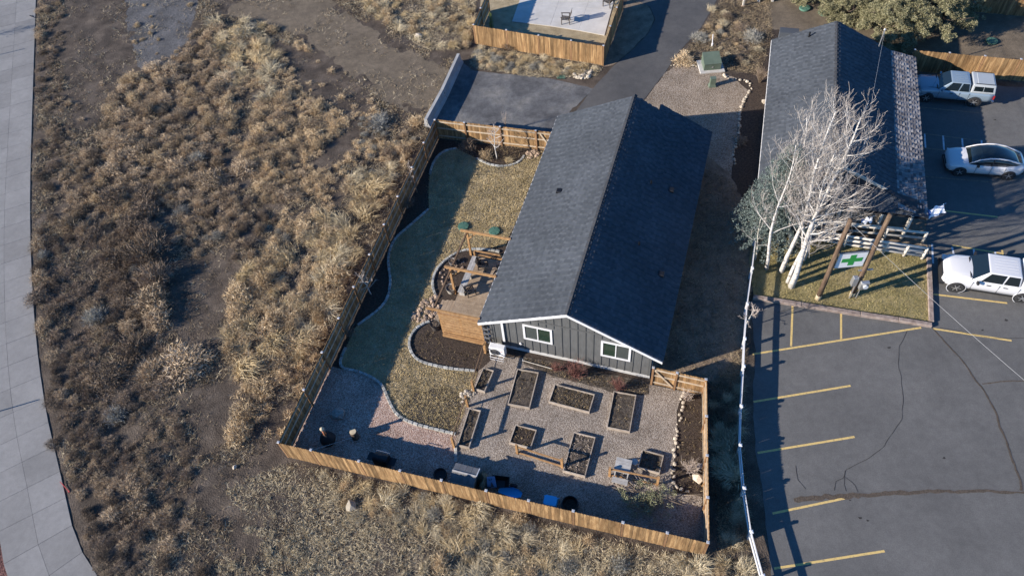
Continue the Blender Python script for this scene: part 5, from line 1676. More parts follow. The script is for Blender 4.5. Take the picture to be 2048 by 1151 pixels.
for s in (-1, 1):
    pts = [(1.12, s * .79, 1.02), (.55, s * .73, 1.34), (0, s * .71, 1.50), (-.5, s * .70, 1.54), (-1.1, s * .675, 1.46), (-1.7, s * .62, 1.25), (-2.15, s * .56, 1.08)]
    MB().tube(pts, [.03, .04, .045, .045, .05, .06, .07], 7).build("roof_rail", m_carwhite, t, smooth=True)
    MB().beam((-.25, s * .875, .99), (-.32, s * .72, 1.50), .06, .03).build("door_pillar", m_black, t)
    MB().beam((.62, s * .93, 1.02), (.58, s * 1.08, 1.06), .11, .15).build("mirror", m_black, t)
    MB().box(1.98, 2.20, s * .52, s * .86, .70, .78, bev=.02).build("headlight", m_lamp, t)
    MB().box(-2.36, -2.2, s * .40, s * .78, .84, .94, bev=.02).build("tail_light", m_red, t)
    MB().box(-1.05, 1.05, s * .90, s * .945, .20, .30).build("sill_trim", m_black, t)
    for hx in (.62, -.28, -1.12): MB().box(hx - .006, hx + .006, s * .92, s * .953, .36, .95).build("door_seam", m_black, t)
b = MB(); b.slab([(1.10, -.70, 1.01), (1.10, .70, 1.01), (.35, .58, 1.46), (.35, -.58, 1.46)], .012); b.build("windshield", m_glass, t)
MB().box(2.24, 2.34, -.42, .42, .48, .62, bev=.02).build("nose_panel", m_black, t)
MB().box(2.10, 2.34, -.7, .7, .24, .34, bev=.02).build("front_bumper", m_black, t)
MB().box(-2.42, -2.25, -.65, .65, .30, .46, bev=.02).build("rear_bumper", m_black, t)

# ================================================================== trees
def branchy(g, base, top, r0, r1, nl, llen, lean_up=.5, t0=.3, sub=4, twigs=3, wob=.12, sides=7, outr=1.0, bias=None, tp=.85):
    """trunk from base to top plus limbs, sub-limbs and twigs; returns (trunk MB, limb MB)"""
    base = Vector(base); top = Vector(top)
    T = MB(); Lm = MB(); Tw = MB()
    H_ = (top - base).length
    n = 9; path = []
    ph = g.uniform(0, 6)
    for i in range(n + 1):
        t = i / n
        p = base.lerp(top, t)
        p += Vector((math.sin(t * 5 + ph), math.cos(t * 4 + ph), 0)) * wob * math.sin(t * PI) * min(1, H_ / 5)
        path.append(p)
    T.tube(path, [r0 + (r1 - r0) * (i / n) ** tp for i in range(n + 1)], sides)

    def on(t):
        k = min(n - 1, int(t * n)); return path[k].lerp(path[k + 1], t * n - k)

    def limb(p, d, L, r, depth):
        seg = 4 if depth < 2 else 3
        pts = [p]; d = d.normalized()
        for i in range(seg):
            d = (d + Vector((g.gauss(0, .16), g.gauss(0, .16), lean_up * .16 + g.gauss(0, .08)))).normalized()
            pts.append(pts[-1] + d * L / seg)
        (Lm if depth < 1 else Tw).tube(pts, [max(.0048 if depth else .012, r * (1 - .8 * i / seg)) for i in range(seg + 1)], 5 if depth == 0 else (4 if depth == 1 else 3))
        if depth < 2:
            for _ in range(sub if depth == 0 else twigs):
                t = g.uniform(.25, 1); k = min(seg - 1, int(t * seg)); q = pts[k].lerp(pts[k + 1], t * seg - k)
                dd = (pts[k + 1] - pts[k]).normalized()
                side = Vector((g.gauss(0, 1), g.gauss(0, 1), g.gauss(0, .6))).normalized()
                limb(q, dd * .75 + side * .8 + Vector((0, 0, lean_up * .3)), L * g.uniform(.35, .65), r * .45, depth + 1)
    for k in range(nl):
        t = t0 + (1 - t0) * (k + g.random()) / nl
        az = k * 2.4 + g.uniform(-.5, .5)
        d = Vector((math.cos(az), math.sin(az), g.uniform(.15, .7) + .3 * t)) * outr
        if bias: d += Vector(bias) * .5
        limb(on(t), d, llen * (1.15 - .75 * t) * g.uniform(.7, 1.25), max(.012, (r0 + (r1 - r0) * t ** tp) * .42), 0)
    return T, Lm, Tw


def bare_tree(name, label, cat, basepx, h, r0, nl, llen, tmat, lmat, seed, top=None, **kw):
    g = random.Random(seed)
    p = at(*basepx)
    t = thing(name, label, cat, (p.x, p.y, 0), 0, kw.pop("group", None))
    tp_ = Vector(top) if top else Vector((g.uniform(-.15, .15) * h * .3, g.uniform(-.15, .15) * h * .3, h))
    T, Lm, Tw = branchy(g, (0, 0, -.05), tp_, r0, max(.01, r0 * .18), nl, llen, **kw)
    T.build("trunk", tmat, t, smooth=True)
    Lm.build("branches", lmat, t)
    tag(Tw.build("twigs", m_aspentwig if lmat is m_aspenb else lmat, t), kind="stuff")
    return t


def leantop(basepx, toppx, z):
    a, b_ = at(*basepx), at(*toppx, z); d = b_ - a; d.z = z
    return d


ASP = [((1582, 574), (1722, 235), 10.6, .20, "thickest white aspen trunk nearest the lawn edge"),
       ((1575, 566), (1672, 300), 8.6, .13, "aspen trunk close behind the thickest one sharing its foot"),
       ((1562, 544), (1672, 222), 10.4, .15, "tall white aspen in the middle of the clump"),
       ((1533, 538), (1592, 290), 8.6, .12, "slim aspen at the left of the clump in front of the spruce"),
       ((1578, 500), (1614, 235), 8.8, .10, "thin tan aspen rising behind the spruce"),
       ((1608, 520), (1700, 270), 8.2, .11, "aspen on the right of the clump leaning over the building"),
       ((1592, 545), (1640, 330), 7.0, .10, "shorter aspen hemmed in by the middle of the clump")]
for k, (bp, tpx, z, r, lab) in enumerate(ASP):
    bare_tree("aspen", lab, "tree", bp, z, r, 26 if k in (0, 2, 5) else 18, 3.2 if k in (0, 2, 5) else 2.4, m_aspen, m_aspenb, 30 + k, top=leantop(bp, tpx, z), t0=.3, sub=6, twigs=5, lean_up=1.1, wob=.3, tp=.6, group="bare aspens by the neighbouring building")
bare_tree("sapling", "thin beige sapling stem at the left end of the island", "tree", (1510, 520), 3.6, .05, 7, .9, m_log, m_aspenb, 51, top=leantop((1510, 520), (1524, 425), 3.4), sub=3)
bare_tree("sapling", "bare pale sapling growing through the white vinyl fence", "tree", (1491, 655), 1.9, .04, 12, .75, m_aspenb, m_paletwig, 52, sub=3, twigs=2, lean_up=.2)
bare_tree("sapling", "white-stemmed sapling in the rear planting bed", "tree", (994, 317), 2.6, .05, 12, .8, m_aspen, m_aspenb, 53, sub=4, twigs=3)
bare_tree("sapling", "bare pale sapling against the left yard fence midway", "tree", (742, 588), 2.3, .045, 11, .65, m_aspen, m_paletwig, 54, top=(-.15, -.3, 2.2), sub=3, twigs=3)
bare_tree("sapling", "brown sapling against the left yard fence near the rear corner", "tree", (834, 385), 2.4, .035, 12, .6, m_twig, m_paletwig, 55, sub=3, twigs=2)


def bare_shrub(label, px, r, h, n, mat, seed, w=.02):
    g = np.random.default_rng(seed)
    p = at(*px)
    b = MB(); gg = random.Random(seed)
    for k in range(n):
        az = gg.uniform(0, 6.28); sp_ = gg.uniform(.1, 1) * r
        e = Vector((math.cos(az) * sp_, math.sin(az) * sp_, h * gg.uniform(.6, 1)))
        s0 = Vector((gg.uniform(-.1, .1) * r, gg.uniform(-.1, .1) * r, 0))
        mid = s0.lerp(e, .5) + Vector((0, 0, .12 * h))
        b.tube([s0, mid, e], [w * .6, w * .4, w * .15], 3)
        for _ in range(3):
            q = mid.lerp(e, gg.random()); b.tube([q, q + Vector((gg.gauss(0, .12), gg.gauss(0, .12), gg.uniform(.05, .2)))], [w * .25, w * .1], 3)
    o = b.build("bare_shrub", mat); o.location = (p.x, p.y, 0)
    return tag(o, label, "shrub")


bare_shrub("red-twigged shrub below the house wall between the windows", (1150, 752), .75, .95, 130, m_redtwig, 1)
bare_shrub("red-twigged shrub at the foot of the house near the right window", (1236, 778), .5, .7, 80, m_redtwig, 2)
bare_shrub("low red twigs left of the larger red shrub", (1112, 740), .4, .5, 50, m_redtwig, 3)
bare_shrub("pinkish bare shrub in the right garden bed", (1378, 942), .5, .75, 70, m_paletwig, 4)
bare_shrub("bare tan shrub in the corner of the bed by the gate", (1372, 800), .4, .7, 40, m_paletwig, 5)
bare_shrub("dark twiggy shrub in the shade along the left fence", (815, 415), .7, .7, 110, m_twig, 6)
bare_shrub("small twiggy shrub in the shaded bed by the lower left fence", (700, 670), .5, .5, 60, m_twig, 7)
bare_shrub("brown twiggy bush growing at the building eave", (1519, 165), .6, 1.1, 70, m_twig, 8)
bare_shrub("spiky twigs sticking up on the cinder pad side of the rear fence", (1012, 262), .35, 1.7, 14, m_paletwig, 9, .015)


def foliage(name, centres, radii, per, length, width, mat, parent, seed, up=.2):
    g = np.random.default_rng(seed)
    P, D = [], []
    for c, r in zip(centres, radii):
        n = int(per * (r / .3) ** 2) + 8
        d = g.normal(size=(n, 3)); d /= np.linalg.norm(d, axis=1, keepdims=True)
        rr = g.uniform(.45, 1, (n, 1)) * r
        P.append(np.array(c) + d * rr * [1, 1, .8])
        q = d + g.normal(0, .6, (n, 3)); q[:, 2] += up
        D.append(q / np.linalg.norm(q, axis=1, keepdims=True) * g.uniform(.5, 1, (n, 1)) * length)
    P = np.vstack(P); D = np.vstack(D)
    o = link(name, npmesh(name, *slivers(P, D, width, g), mat), parent)
    return o


# blue spruce
sb0 = at(1536, 478)
spr = thing("blue_spruce", "grey green blue spruce standing behind the aspen trunks", "tree", (sb0.x, sb0.y, 0))
SH = 7.2
MB().tube([(0, 0, 0), (0, 0, SH * .5), (0, 0, SH)], [.14, .09, .01], 8).build("trunk", m_bark, spr)
g = random.Random(5); C_, Rr = [], []
for k in range(210):
    t = .10 + .89 * (k / 210); rad = 2.5 * (1 - t) ** .75 + .1
    az = k * 2.39996
    n = max(1, int(rad / .32))
    for j in range(n):
        f = (j + 1) / n
        C_.append((math.cos(az) * rad * f, math.sin(az) * rad * f, SH * t + .1 - .25 * f * rad * .5)); Rr.append(.10 + .10 * (1 - f) + .05 * g.random())
foliage("needles", C_, Rr, 130, .16, .042, m_spruce, spr, 3, up=.15)
b = MB()
for k in range(60):
    t = .12 + .8 * k / 60; rad = 2.4 * (1 - t) ** .8; az = k * 2.39996 * 2.5
    b.tube([(0, 0, SH * t), (math.cos(az) * rad, math.sin(az) * rad, SH * t - .12)], [.03, .008], 4)
b.build("branches", m_bark, spr)


def juniper(label, px, h, rad, seed, nl=26, n2=6):
    p = at(*px); g = random.Random(seed)
    t = thing("juniper_tree", label, "tree", (p.x, p.y, 0), 0, "junipers beyond the neighbouring building")
    T, Lm, Tw = branchy(g, (0, 0, -.1), (g.uniform(-.3, .3), g.uniform(-.3, .3), h * .8), .26, .06, 10, rad * .9, sub=3, twigs=2, t0=.15, wob=.3)
    T.build("trunk", m_bark, t); Lm.build("branches", m_bark, t); tag(Tw.build("twigs", m_bark, t), kind="stuff")
    cs, rs = [], []
    for k in range(int(nl * 1.5)):
        az = g.uniform(0, 6.28); rr = rad * 1.12 * math.sqrt(g.random()); z = h * (.35 + .6 * (1 - (rr / rad) ** 2) * g.uniform(.55, 1)) - .3 * g.random()
        c = Vector((math.cos(az) * rr, math.sin(az) * rr, z))
        for _ in range(n2 + 4):
            cs.append(c + Vector((g.gauss(0, .3), g.gauss(0, .3), g.gauss(0, .18)))); rs.append(g.uniform(.12, .30))
    foliage("crown", cs, rs, 260, .12, .036, m_juniper, t, seed, up=.5)
    return t


juniper("olive juniper overhanging the building's rear roof corner", (1770, 82), 3.6, 1.9, 1, 24, 9)
juniper("spreading juniper with tan foliage right of the roof corner", (1838, 62), 4.4, 2.6, 2, 34, 9)
juniper("dense rounded juniper standing beside the two green lids", (1690, 30), 3.0, 1.7, 3, 22, 10)
juniper("juniper at the top edge behind the green lids", (1628, -8), 2.6, 1.6, 4, 18, 9)
juniper("tall juniper at the top edge above the spreading one", (1800, -6), 4.6, 2.6, 5, 30, 9)
juniper("juniper reaching right over the dark shade", (1885, 40), 3.8, 1.8, 6, 18, 8)
juniper("juniper at the top edge between the other crowns", (1735, -10), 3.4, 1.9, 7, 22, 9)
# small columnar conifer and shrubs inside the patio
sc_ = thing("small_conifer", "small yellow green columnar conifer inside the patio fence corner", "tree", at(984, 62))
MB().tube([(0, 0, 0), (0, 0, 1.5)], [.04, .01], 6).build("trunk", m_bark, sc_)
foliage("crown", [(0, 0, .2 + .1 * i) for i in range(14)], [.24 - .013 * i for i in range(14)], 120, .11, .02, m_conifer, sc_, 4, up=1.2)

# ================================================================== dry shrubs and grass
def shrub_mesh(kind, seed, mat):
    g = np.random.default_rng(seed)
    if kind == "tumble":
        n = 1700
        d = g.normal(size=(n, 3)); d[:, 2] = np.abs(d[:, 2]) * .9; d /= np.linalg.norm(d, axis=1, keepdims=True)
        lump = 1 + .28 * np.sin(3 * np.arctan2(d[:, 1], d[:, 0]) + g.uniform(0, 6)) * .6 + .18 * np.sin(7 * np.arctan2(d[:, 1], d[:, 0]) + 5 * d[:, 2] + g.uniform(0, 6))
        r = .5 * g.uniform(.25, 1, n) ** .55 * lump
        P = d * r[:, None] * [1, 1, .78]
        D = d * .6 + g.normal(0, .55, (n, 3)); D /= np.linalg.norm(D, axis=1, keepdims=True)
        V, F = slivers(P, D * g.uniform(.07, .17, (n, 1)), g.uniform(.010, .022, n), g)
    elif kind == "rabbit":
        n = 1300
        az = g.uniform(0, 2 * PI, n); el = g.uniform(.25, 1.45, n)
        d = np.c_[np.cos(az) * np.cos(el), np.sin(az) * np.cos(el), np.sin(el)]
        st = g.integers(0, 26, n); sa_ = g.uniform(0, 2 * PI, 26); so_ = g.uniform(.05, .3, 26)
        base = np.c_[np.cos(sa_[st]) * so_[st], np.sin(sa_[st]) * so_[st], np.zeros(n)]
        P = base + d * g.uniform(.12, .42, (n, 1))
        D = d + g.normal(0, .35, (n, 3))
        V, F = slivers(P, D / np.linalg.norm(D, axis=1, keepdims=True) * g.uniform(.10, .22, (n, 1)), g.uniform(.010, .022, n), g)
    else:  # grass clump
        n = 420
        az = g.uniform(0, 2 * PI, n); lean = g.uniform(.1, .9, n)
        wind = g.uniform(0, 2 * PI)
        d = np.c_[np.cos(az) * lean + .35 * math.cos(wind), np.sin(az) * lean + .35 * math.sin(wind), g.uniform(.6, 1.1, n)]
        P = np.c_[g.normal(0, .14, (n, 2)), np.zeros(n)]
        V, F = blades(P, d * g.uniform(.3, .62, (n, 1)), g.uniform(.010, .020, n), .45, g)
    me_ = npmesh(kind, V, F, mat)
    return me_


SH_T = [[shrub_mesh("tumble", 10 * k + i, m) for i in range(3)] for k, m in enumerate(m_tumble)]
SH_R = [[shrub_mesh("rabbit", 100 + 10 * k + i, m) for i in range(2)] for k, m in enumerate(m_tumble)]
SH_S = [shrub_mesh("rabbit", 200 + i, m_sage) for i in range(2)]
SH_G = [[shrub_mesh("grass", 300 + 10 * k + i, m) for i in range(4)] for k, m in enumerate(m_straw)]


def shrub(name, label, cat, x, y, d, me, hz=1.0, group=None):
    o = link(name, me, None, loc=(x, y, gheight(x, y) - .02 if inpoly(np.array([x]), np.array([y]), FIELD)[0] else 0), rot=(0, 0, rng.uniform(0, 6.28)), scale=(d * rng.uniform(.85, 1.15), d * rng.uniform(.85, 1.15), d * hz))
    return tag(o, label, cat, group)


# shrubs that stand out one by one: pixel, width in metres, look
for lab, px, d, me_, hz in [
    ("large dark round tumbleweed at the left of the big field mound", (222, 755), 2.1, SH_T[2][0], .9),
    ("large brown tumbleweed at the right of the big field mound", (372, 730), 2.4, SH_T[0][1], .8),
    ("brown tumbleweed between the two largest mounds", (300, 748), 1.7, SH_R[0][0], .8),
    ("reddish grey bush on top of the big field mound", (265, 700), 1.9, SH_R[2][1], .8),
    ("dark tumbleweed in front of the big field mound", (330, 775), 1.5, SH_T[2][2], .8),
    ("tan bushy shrub casting a long shadow near the front fence corner", (478, 870), 1.6, SH_T[1][0], 1.2),
    ("tan shrub just above the one by the front fence corner", (492, 828), 1.5, SH_T[1][2], 1.1),
    ("pale golden bush standing alone beside the bare hollow", (478, 660), 1.6, SH_T[1][1], .9),
    ("round brown bush standing alone in the lower left field", (276, 1012), 1.3, SH_T[0][2], .9),
    ("small round brown bush below the lone round one", (310, 1045), .9, SH_T[0][0], .9),
    ("grey white sage bush in the lower left field", (232, 832), 1.2, SH_S[0], .8),
    ("round brown bush near the sidewalk beside the grey sage", (285, 935), 1.0, SH_T[0][1], .8),
    ("dark brown bush overhanging the sidewalk edge", (108, 888), .8, SH_T[2][1], .8),
    ("round tan bush in the upper thicket below the cinder patch", (262, 160), 1.3, SH_R[1][0], .9),
    ("round brown bush in the shade of the upper thicket", (290, 300), 1.6, SH_T[0][0], .9),
    ("pale round bush in the middle of the upper thicket", (395, 320), 1.2, SH_S[1], .8),
    ("grey brown bush at the top of the thicket by the cinder patch", (440, 62), 1.5, SH_T[0][1], 1.0),
    ("grey sage mound beside the dirt track", (505, 62), 1.2, SH_S[0], .8),
    ("olive round bush beside the upper sage mound", (545, 62), 1.2, SH_R[1][1], .8),
    ("pale twiggy mound near the barrier end", (755, 250), 1.9, SH_S[1], .6),
    ("straw-coloured shrub against the outside of the left fence", (835, 250), 1.4, SH_R[1][0], .8),
    ("yellow clipped grass mound beside the drive", (1368, 122), 1.5, SH_T[1][1], .8),
    ("dark grey mound shrub beside the drive above the yellow one", (1400, 80), 1.2, SH_S[0], .7),
    ("low grey juniper-like mound near the building's rear corner", (1505, 78), 1.7, SH_S[1], .6),
    ("dead twiggy mound left of the building's rear corner", (1482, 60), 1.2, SH_R[2][0], .6),
    ("dark rounded shrub in the shaded bed beside the building", (1481, 283), .9, SH_T[2][0], .8),
    ("brown flower-headed bush in the rear yard bed corner", (935, 300), 1.3, SH_R[2][0], 1.0),
    ("tan ornamental grass clump in the rear yard bed", (972, 315), 1.1, SH_R[1][1], .8),
    ("small tan grass clump right of the rear bed sapling", (1015, 322), .6, SH_G[0][0], .9),
    ("dark bush against the brown patio fence", (1018, 98), 1.2, SH_R[2][1], 1.0),
    ("pale ornamental clump in the shaded strip beside the vinyl fence", (1462, 905), 1.3, SH_G[1][0], .8),
    ("pale ornamental clump lower in the shaded strip by the vinyl fence", (1464, 950), 1.3, SH_G[1][1], .8),
]:
    p = at(*px); shrub("dry_shrub", lab, "shrub", p.x, p.y, d, me_, hz)

for k, (x, y, d) in enumerate([(300, 395, 1.9), (292, 430, 2.1), (302, 470, 1.8), (300, 515, 2.2), (312, 560, 2.0), (308, 605, 2.1), (318, 640, 1.7), (268, 455, 1.8), (250, 520, 1.9), (230, 400, 1.8)]):
    p = at(x, y)
    shrub("dry_shrub", ["", "second ", "third ", "fourth ", "fifth ", "sixth ", "seventh "][k].join(["tall dark tumbleweed on the edge of the shaded hollow, ", "counted from the top"]) if 0 < k < 7 else ["tall dark tumbleweed at the top of the shaded hollow", "tall dark tumbleweed set back left of the hollow's top", "tall dark tumbleweed deep in the lower thicket", "tall brown tumbleweed deep in the middle thicket"][max(0, k - 6)], "shrub", p.x, p.y, d, (SH_T[2] + SH_R[2] + SH_T[0])[k % 7], 1.15)
REG = [  # name, label, polygon, count, size range, mesh pool, group
    ("tumbleweed", "dry brown tumbleweed in the thick brush between sidewalk and dirt hollow", [(253, 141), (310, 136), (331, 156), (394, 94), (420, 60), (450, 156), (477, 219), (529, 261), (509, 334), (467, 386), (352, 405), (300, 440), (279, 522), (196, 470), (138, 449), (164, 313), (217, 209)], 170, (.8, 1.9), SH_T[0] * 3 + SH_R[0] * 2 + SH_T[2][:1] + SH_T[1], "tumbleweeds in the field thicket"),
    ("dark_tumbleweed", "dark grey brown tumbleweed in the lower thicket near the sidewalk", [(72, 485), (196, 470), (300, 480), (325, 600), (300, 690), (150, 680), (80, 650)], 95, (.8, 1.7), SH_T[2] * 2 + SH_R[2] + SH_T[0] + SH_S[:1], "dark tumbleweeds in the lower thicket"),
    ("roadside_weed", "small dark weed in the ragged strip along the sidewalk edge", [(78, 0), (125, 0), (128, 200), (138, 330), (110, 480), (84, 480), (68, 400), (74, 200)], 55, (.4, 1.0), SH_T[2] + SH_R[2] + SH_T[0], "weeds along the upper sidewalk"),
    ("roadside_weed", "small dark weed along the curve of the lower sidewalk", [(84, 690), (170, 700), (200, 850), (250, 1000), (290, 1151), (215, 1151), (168, 1070), (142, 960), (106, 830)], 75, (.4, 1.0), SH_T[2] + SH_R[2] + SH_T[0], "weeds along the lower sidewalk"),
    ("cinder_weed", "small tan weed growing on the cinder patch", [(250, 10), (395, 10), (385, 90), (320, 140), (270, 130)], 12, (.3, .7), SH_R[1] + SH_T[1], "weeds on the cinder patch"),
    ("scrub", "small grey brown shrub in the middle of the field", [(342, 410), (470, 390), (560, 420), (575, 495), (500, 520), (360, 510)], 42, (.5, 1.0), SH_R[0] + SH_R[2] + SH_S[:1] + SH_T[0], "small shrubs mid field"),
    ("field_shrub", "tan dry shrub in the open upper middle of the field", [(480, 215), (560, 190), (640, 205), (712, 300), (700, 380), (600, 430), (520, 400), (510, 320)], 95, (.6, 1.4), SH_T[1] * 2 + SH_R[1] + SH_R[0] + SH_T[0], "tan shrubs in the upper field"),
    ("field_shrub", "golden tan shrub on the bank beside the lower left fence", [(470, 560), (560, 480), (660, 440), (690, 560), (620, 700), (560, 800), (500, 800), (460, 700)], 95, (.9, 1.8), SH_T[1] * 3 + SH_R[1] + SH_G[0], "golden shrubs on the bank"),
    ("grey_weed", "low grey weed on the dull ground below the barrier", [(715, 230), (842, 262), (800, 350), (740, 400), (712, 330)], 40, (.4, .9), SH_S + SH_R[0] + SH_R[2], "grey weeds below the barrier"),
    ("low_weed", "low dark weed on the bare lower left field", [(190, 800), (343, 794), (380, 900), (370, 1040), (420, 1151), (290, 1151), (230, 960)], 45, (.4, 1.0), SH_T[2] + SH_R[2] + SH_T[0], "weeds in the lower left field"),
    ("straw_clump", "pale straw clump close outside the left yard fence", [(702, 313), (800, 320), (740, 440), (690, 560), (600, 720), (570, 640), (600, 480), (680, 420)], 105, (.9, 1.7), SH_G[0] * 2 + SH_G[1], "grass clumps along the left fence"),
    ("straw_clump", "straw-coloured grass clump in the upper field near the thicket", [(425, 45), (520, 50), (555, 120), (545, 200), (480, 215), (455, 150)], 60, (.9, 1.7), SH_G[0] + SH_G[1], "grass clumps in the upper field"),
    ("dry_tuft", "dry grass tuft on the ground outside the front fence", [(575, 925), (900, 1003), (1200, 1075), (1400, 1125), (1490, 1120), (1505, 1151), (900, 1151), (780, 1060), (640, 1000)], 90, (.5, 1.15), SH_G[1] * 2 + SH_R[1] + SH_G[0] + SH_S[:1], "tufts outside the front fence"),
    ("verge_tuft", "dry straw tuft in front of the brown patio fence", [(952, 95), (1020, 105), (1200, 138), (1180, 150), (1060, 150), (955, 135)], 50, (.5, 1.0), SH_G[0] + SH_G[1] + SH_R[1] + SH_S[:1], "tufts before the patio fence"),
    ("bank_tuft", "dry grass tuft on the bank left of the patio fence", [(660, -20), (950, -20), (940, 90), (915, 100), (860, 95), (780, 55)], 65, (.6, 1.3), SH_G[0] * 2 + SH_G[1] + SH_R[1], "tufts on the bank by the patio"),
    ("shade_tuft", "dark dry tuft in the shaded strip between yard fence and vinyl fence", [(1425, 780), (1475, 770), (1478, 960), (1492, 1080), (1440, 1100), (1428, 900)], 28, (.5, 1.0), SH_R[2] + SH_G[1], "tufts in the shaded side strip"),
    ("bed_clump", "dry clump in the rough bed between drive and building", [(1420, 20), (1490, 20), (1530, 90), (1515, 150), (1460, 130), (1410, 100)], 26, (.4, .9), SH_S[:1] + SH_R[1] + SH_G[1] + SH_R[2], "clumps in the rough bed by the drive"),
]
BARE = [G2(q) for q in ([(130, -30), (250, -30), (258, 80), (282, 140), (240, 190), (180, 260), (150, 250), (128, 120)], [(246, -30), (400, -30), (388, 60), (372, 95), (330, 130), (296, 142), (258, 80)],
                        [(420, 22), (500, -20), (640, -20), (720, 45), (800, 85), (850, 118), (902, 140), (866, 208), (846, 236), (770, 205), (700, 150), (640, 100), (560, 55), (480, 38)],
                        [(310, 400), (350, 410), (352, 520), (470, 500), (484, 560), (470, 640), (450, 700), (370, 700), (330, 620), (320, 500)],
                        [(350, 790), (456, 760), (470, 870), (400, 880)], [(377, 935), (557, 930), (620, 1000), (560, 1060), (420, 1040)], [(690, 1075), (780, 1070), (800, 1160), (640, 1160)],
                        [(555, 85), (640, 110), (720, 170), (760, 215), (700, 230), (610, 190)])]


def bare(P2, keep):
    b_ = np.zeros(len(P2), bool)
    for q in BARE: b_ |= inpoly(P2[:, 0], P2[:, 1], q)
    return P2[~b_ | (nr.random(len(P2)) < keep)]


for nm, lab, poly, n, (s0, s1), pool, grp in REG:
    W_poly = G2(poly)
    placed = []
    tries = 0
    ys_ = sorted(p[1] for p in W_poly); ya, yb = ys_[0], ys_[-1]
    cand = scatter(W_poly, n * 12)
    for x, y in cand:
        if len(placed) >= n: break
        if nm in ("tumbleweed", "field_shrub", "straw_clump", "dry_tuft", "dark_tumbleweed") and noise.fractal((x * .4, y * .4, 5.5), 1, 2, 3) < -.16: continue
        d = rng.uniform(s0, s1) * rng.uniform(.8, 1.05)
        if all((x - a) ** 2 + (y - b_) ** 2 > ((.38 if "tumble" in nm else .30) * (d + e)) ** 2 for a, b_, e in placed):
            placed.append((x, y, d))
            part = ["near", "middle", "far"][min(2, int(3 * (y - ya) / (yb - ya)))]; size = ["small", "medium", "large"][min(2, int(3 * (d / 1.05 - s0 * .8) / (s1 - s0 * .8)))]
            shrub(nm, size + " " + lab + ", " + {"near": "lower", "middle": "middle", "far": "upper"}[part] + " part", "weed" if "weed" in nm else ("grass clump" if "clump" in nm or "tuft" in nm else "shrub"), x, y, d, rng.choice(pool), rng.uniform(.8, 1.2) if "tumble" in nm else rng.uniform(.75, 1.15), grp)

# ground litter of the field: uncountable straw, twigs and tiny weeds
def litter(name, label, poly, n, blades_, ln, wd, mat, z=0.0, lift=(.2, 1.0), thresh=None, field=False, parent=None):
    g = nr
    P2 = scatter(poly, n, g)
    if thresh is not None:
        keep = np.array([noise.fractal((x * .45, y * .45, 7.7), 1, 2, 3) > thresh + .25 * (rng.random() - .5) for x, y in P2])
        P2 = bare(P2[keep], .16)
    nT = len(P2)
    B = np.repeat(P2, blades_, axis=0) + g.normal(0, .05 if blades_ > 1 else 0, (nT * blades_, 2))
    zz = np.repeat(np.array([gheight(x, y) for x, y in P2]) if field else np.full(nT, z), blades_)
    az = g.uniform(0, 2 * PI, len(B)); l = g.uniform(ln[0], ln[1], len(B)); e = g.uniform(lift[0], lift[1], len(B))
    D = np.c_[np.cos(az) * l, np.sin(az) * l, e * l]
    V, F = slivers(np.c_[B, zz], D, g.uniform(wd[0], wd[1], len(B)), g)
    o = link(name, npmesh(name, V, F, mat), parent)
    return tag(o, label if parent is None else None, "grass" if parent is None else None, kind="stuff")


# the small brush between the countable shrubs
def brush(name, label, poly, n, size, templ, mat, thresh):
    P2 = scatter(poly, n)
    P2 = bare(P2[np.array([noise.fractal((x * .5, y * .5, 2.2), 1, 2, 3) > thresh for x, y in P2])], .06)
    Vs = []
    for x, y in P2:
        T_ = templ[rng.randrange(len(templ))]
        a = rng.uniform(0, 6.28); s_ = rng.uniform(*size); c_, n_ = math.cos(a) * s_, math.sin(a) * s_
        W = np.empty_like(T_)
        W[:, 0] = T_[:, 0] * c_ - T_[:, 1] * n_ + x; W[:, 1] = T_[:, 0] * n_ + T_[:, 1] * c_ + y; W[:, 2] = T_[:, 2] * s_ * rng.uniform(.7, 1.1) + gheight(x, y) - .02
        Vs.append(W)
    V = np.vstack(Vs)
    tag(link(name, npmesh(name, V, np.arange(len(V)).reshape(-1, 3), mat)), label, "brush", kind="stuff")


def templates(kind, seed, k, mat):
    out = []
    for i in range(3):
        me_ = shrub_mesh(kind, seed + i, mat)
        co = np.empty(len(me_.vertices) * 3, np.float32); me_.vertices.foreach_get("co", co); co = co.reshape(-1, 3, 3)
        bpy.data.meshes.remove(me_)
        g_ = np.random.default_rng(seed + i); idx = g_.permutation(len(co))[:k]
        c_ = co[idx].astype(float); m_ = c_.mean(axis=1, keepdims=True)
        out.append((m_ + (c_ - m_) * 1.9).reshape(-1, 3))
    return out


TB = templates("tumble", 400, 170, m_tumble[0]) + templates("rabbit", 420, 170, m_tumble[0])
brush("brown_brush", "small brown brush filling the field thicket", G2([(120, 200), (258, 140), (400, 60), (470, 90), (560, 300), (520, 480), (340, 500), (279, 522), (130, 470)]), 1500, (.3, .75), TB, m_tumble[0], -.1)
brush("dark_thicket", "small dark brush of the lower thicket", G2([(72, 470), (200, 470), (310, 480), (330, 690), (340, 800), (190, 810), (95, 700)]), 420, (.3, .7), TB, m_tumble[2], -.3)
brush("tan_brush", "small tan brush of the open field", G2([(430, 60), (600, 80), (760, 220), (845, 260), (700, 560), (560, 880), (490, 880), (450, 640), (560, 460), (480, 300)]), 1800, (.3, .75), TB, m_tumble[1], -.08)
brush("dark_brush", "small dark weeds of the lower field and sidewalk edge", G2([(78, 0), (140, 0), (150, 200), (110, 480), (75, 480), (85, 690), (190, 700), (300, 820), (420, 900), (480, 1150), (215, 1150), (110, 830)]), 480, (.22, .6), TB, m_tumble[2], -.1)
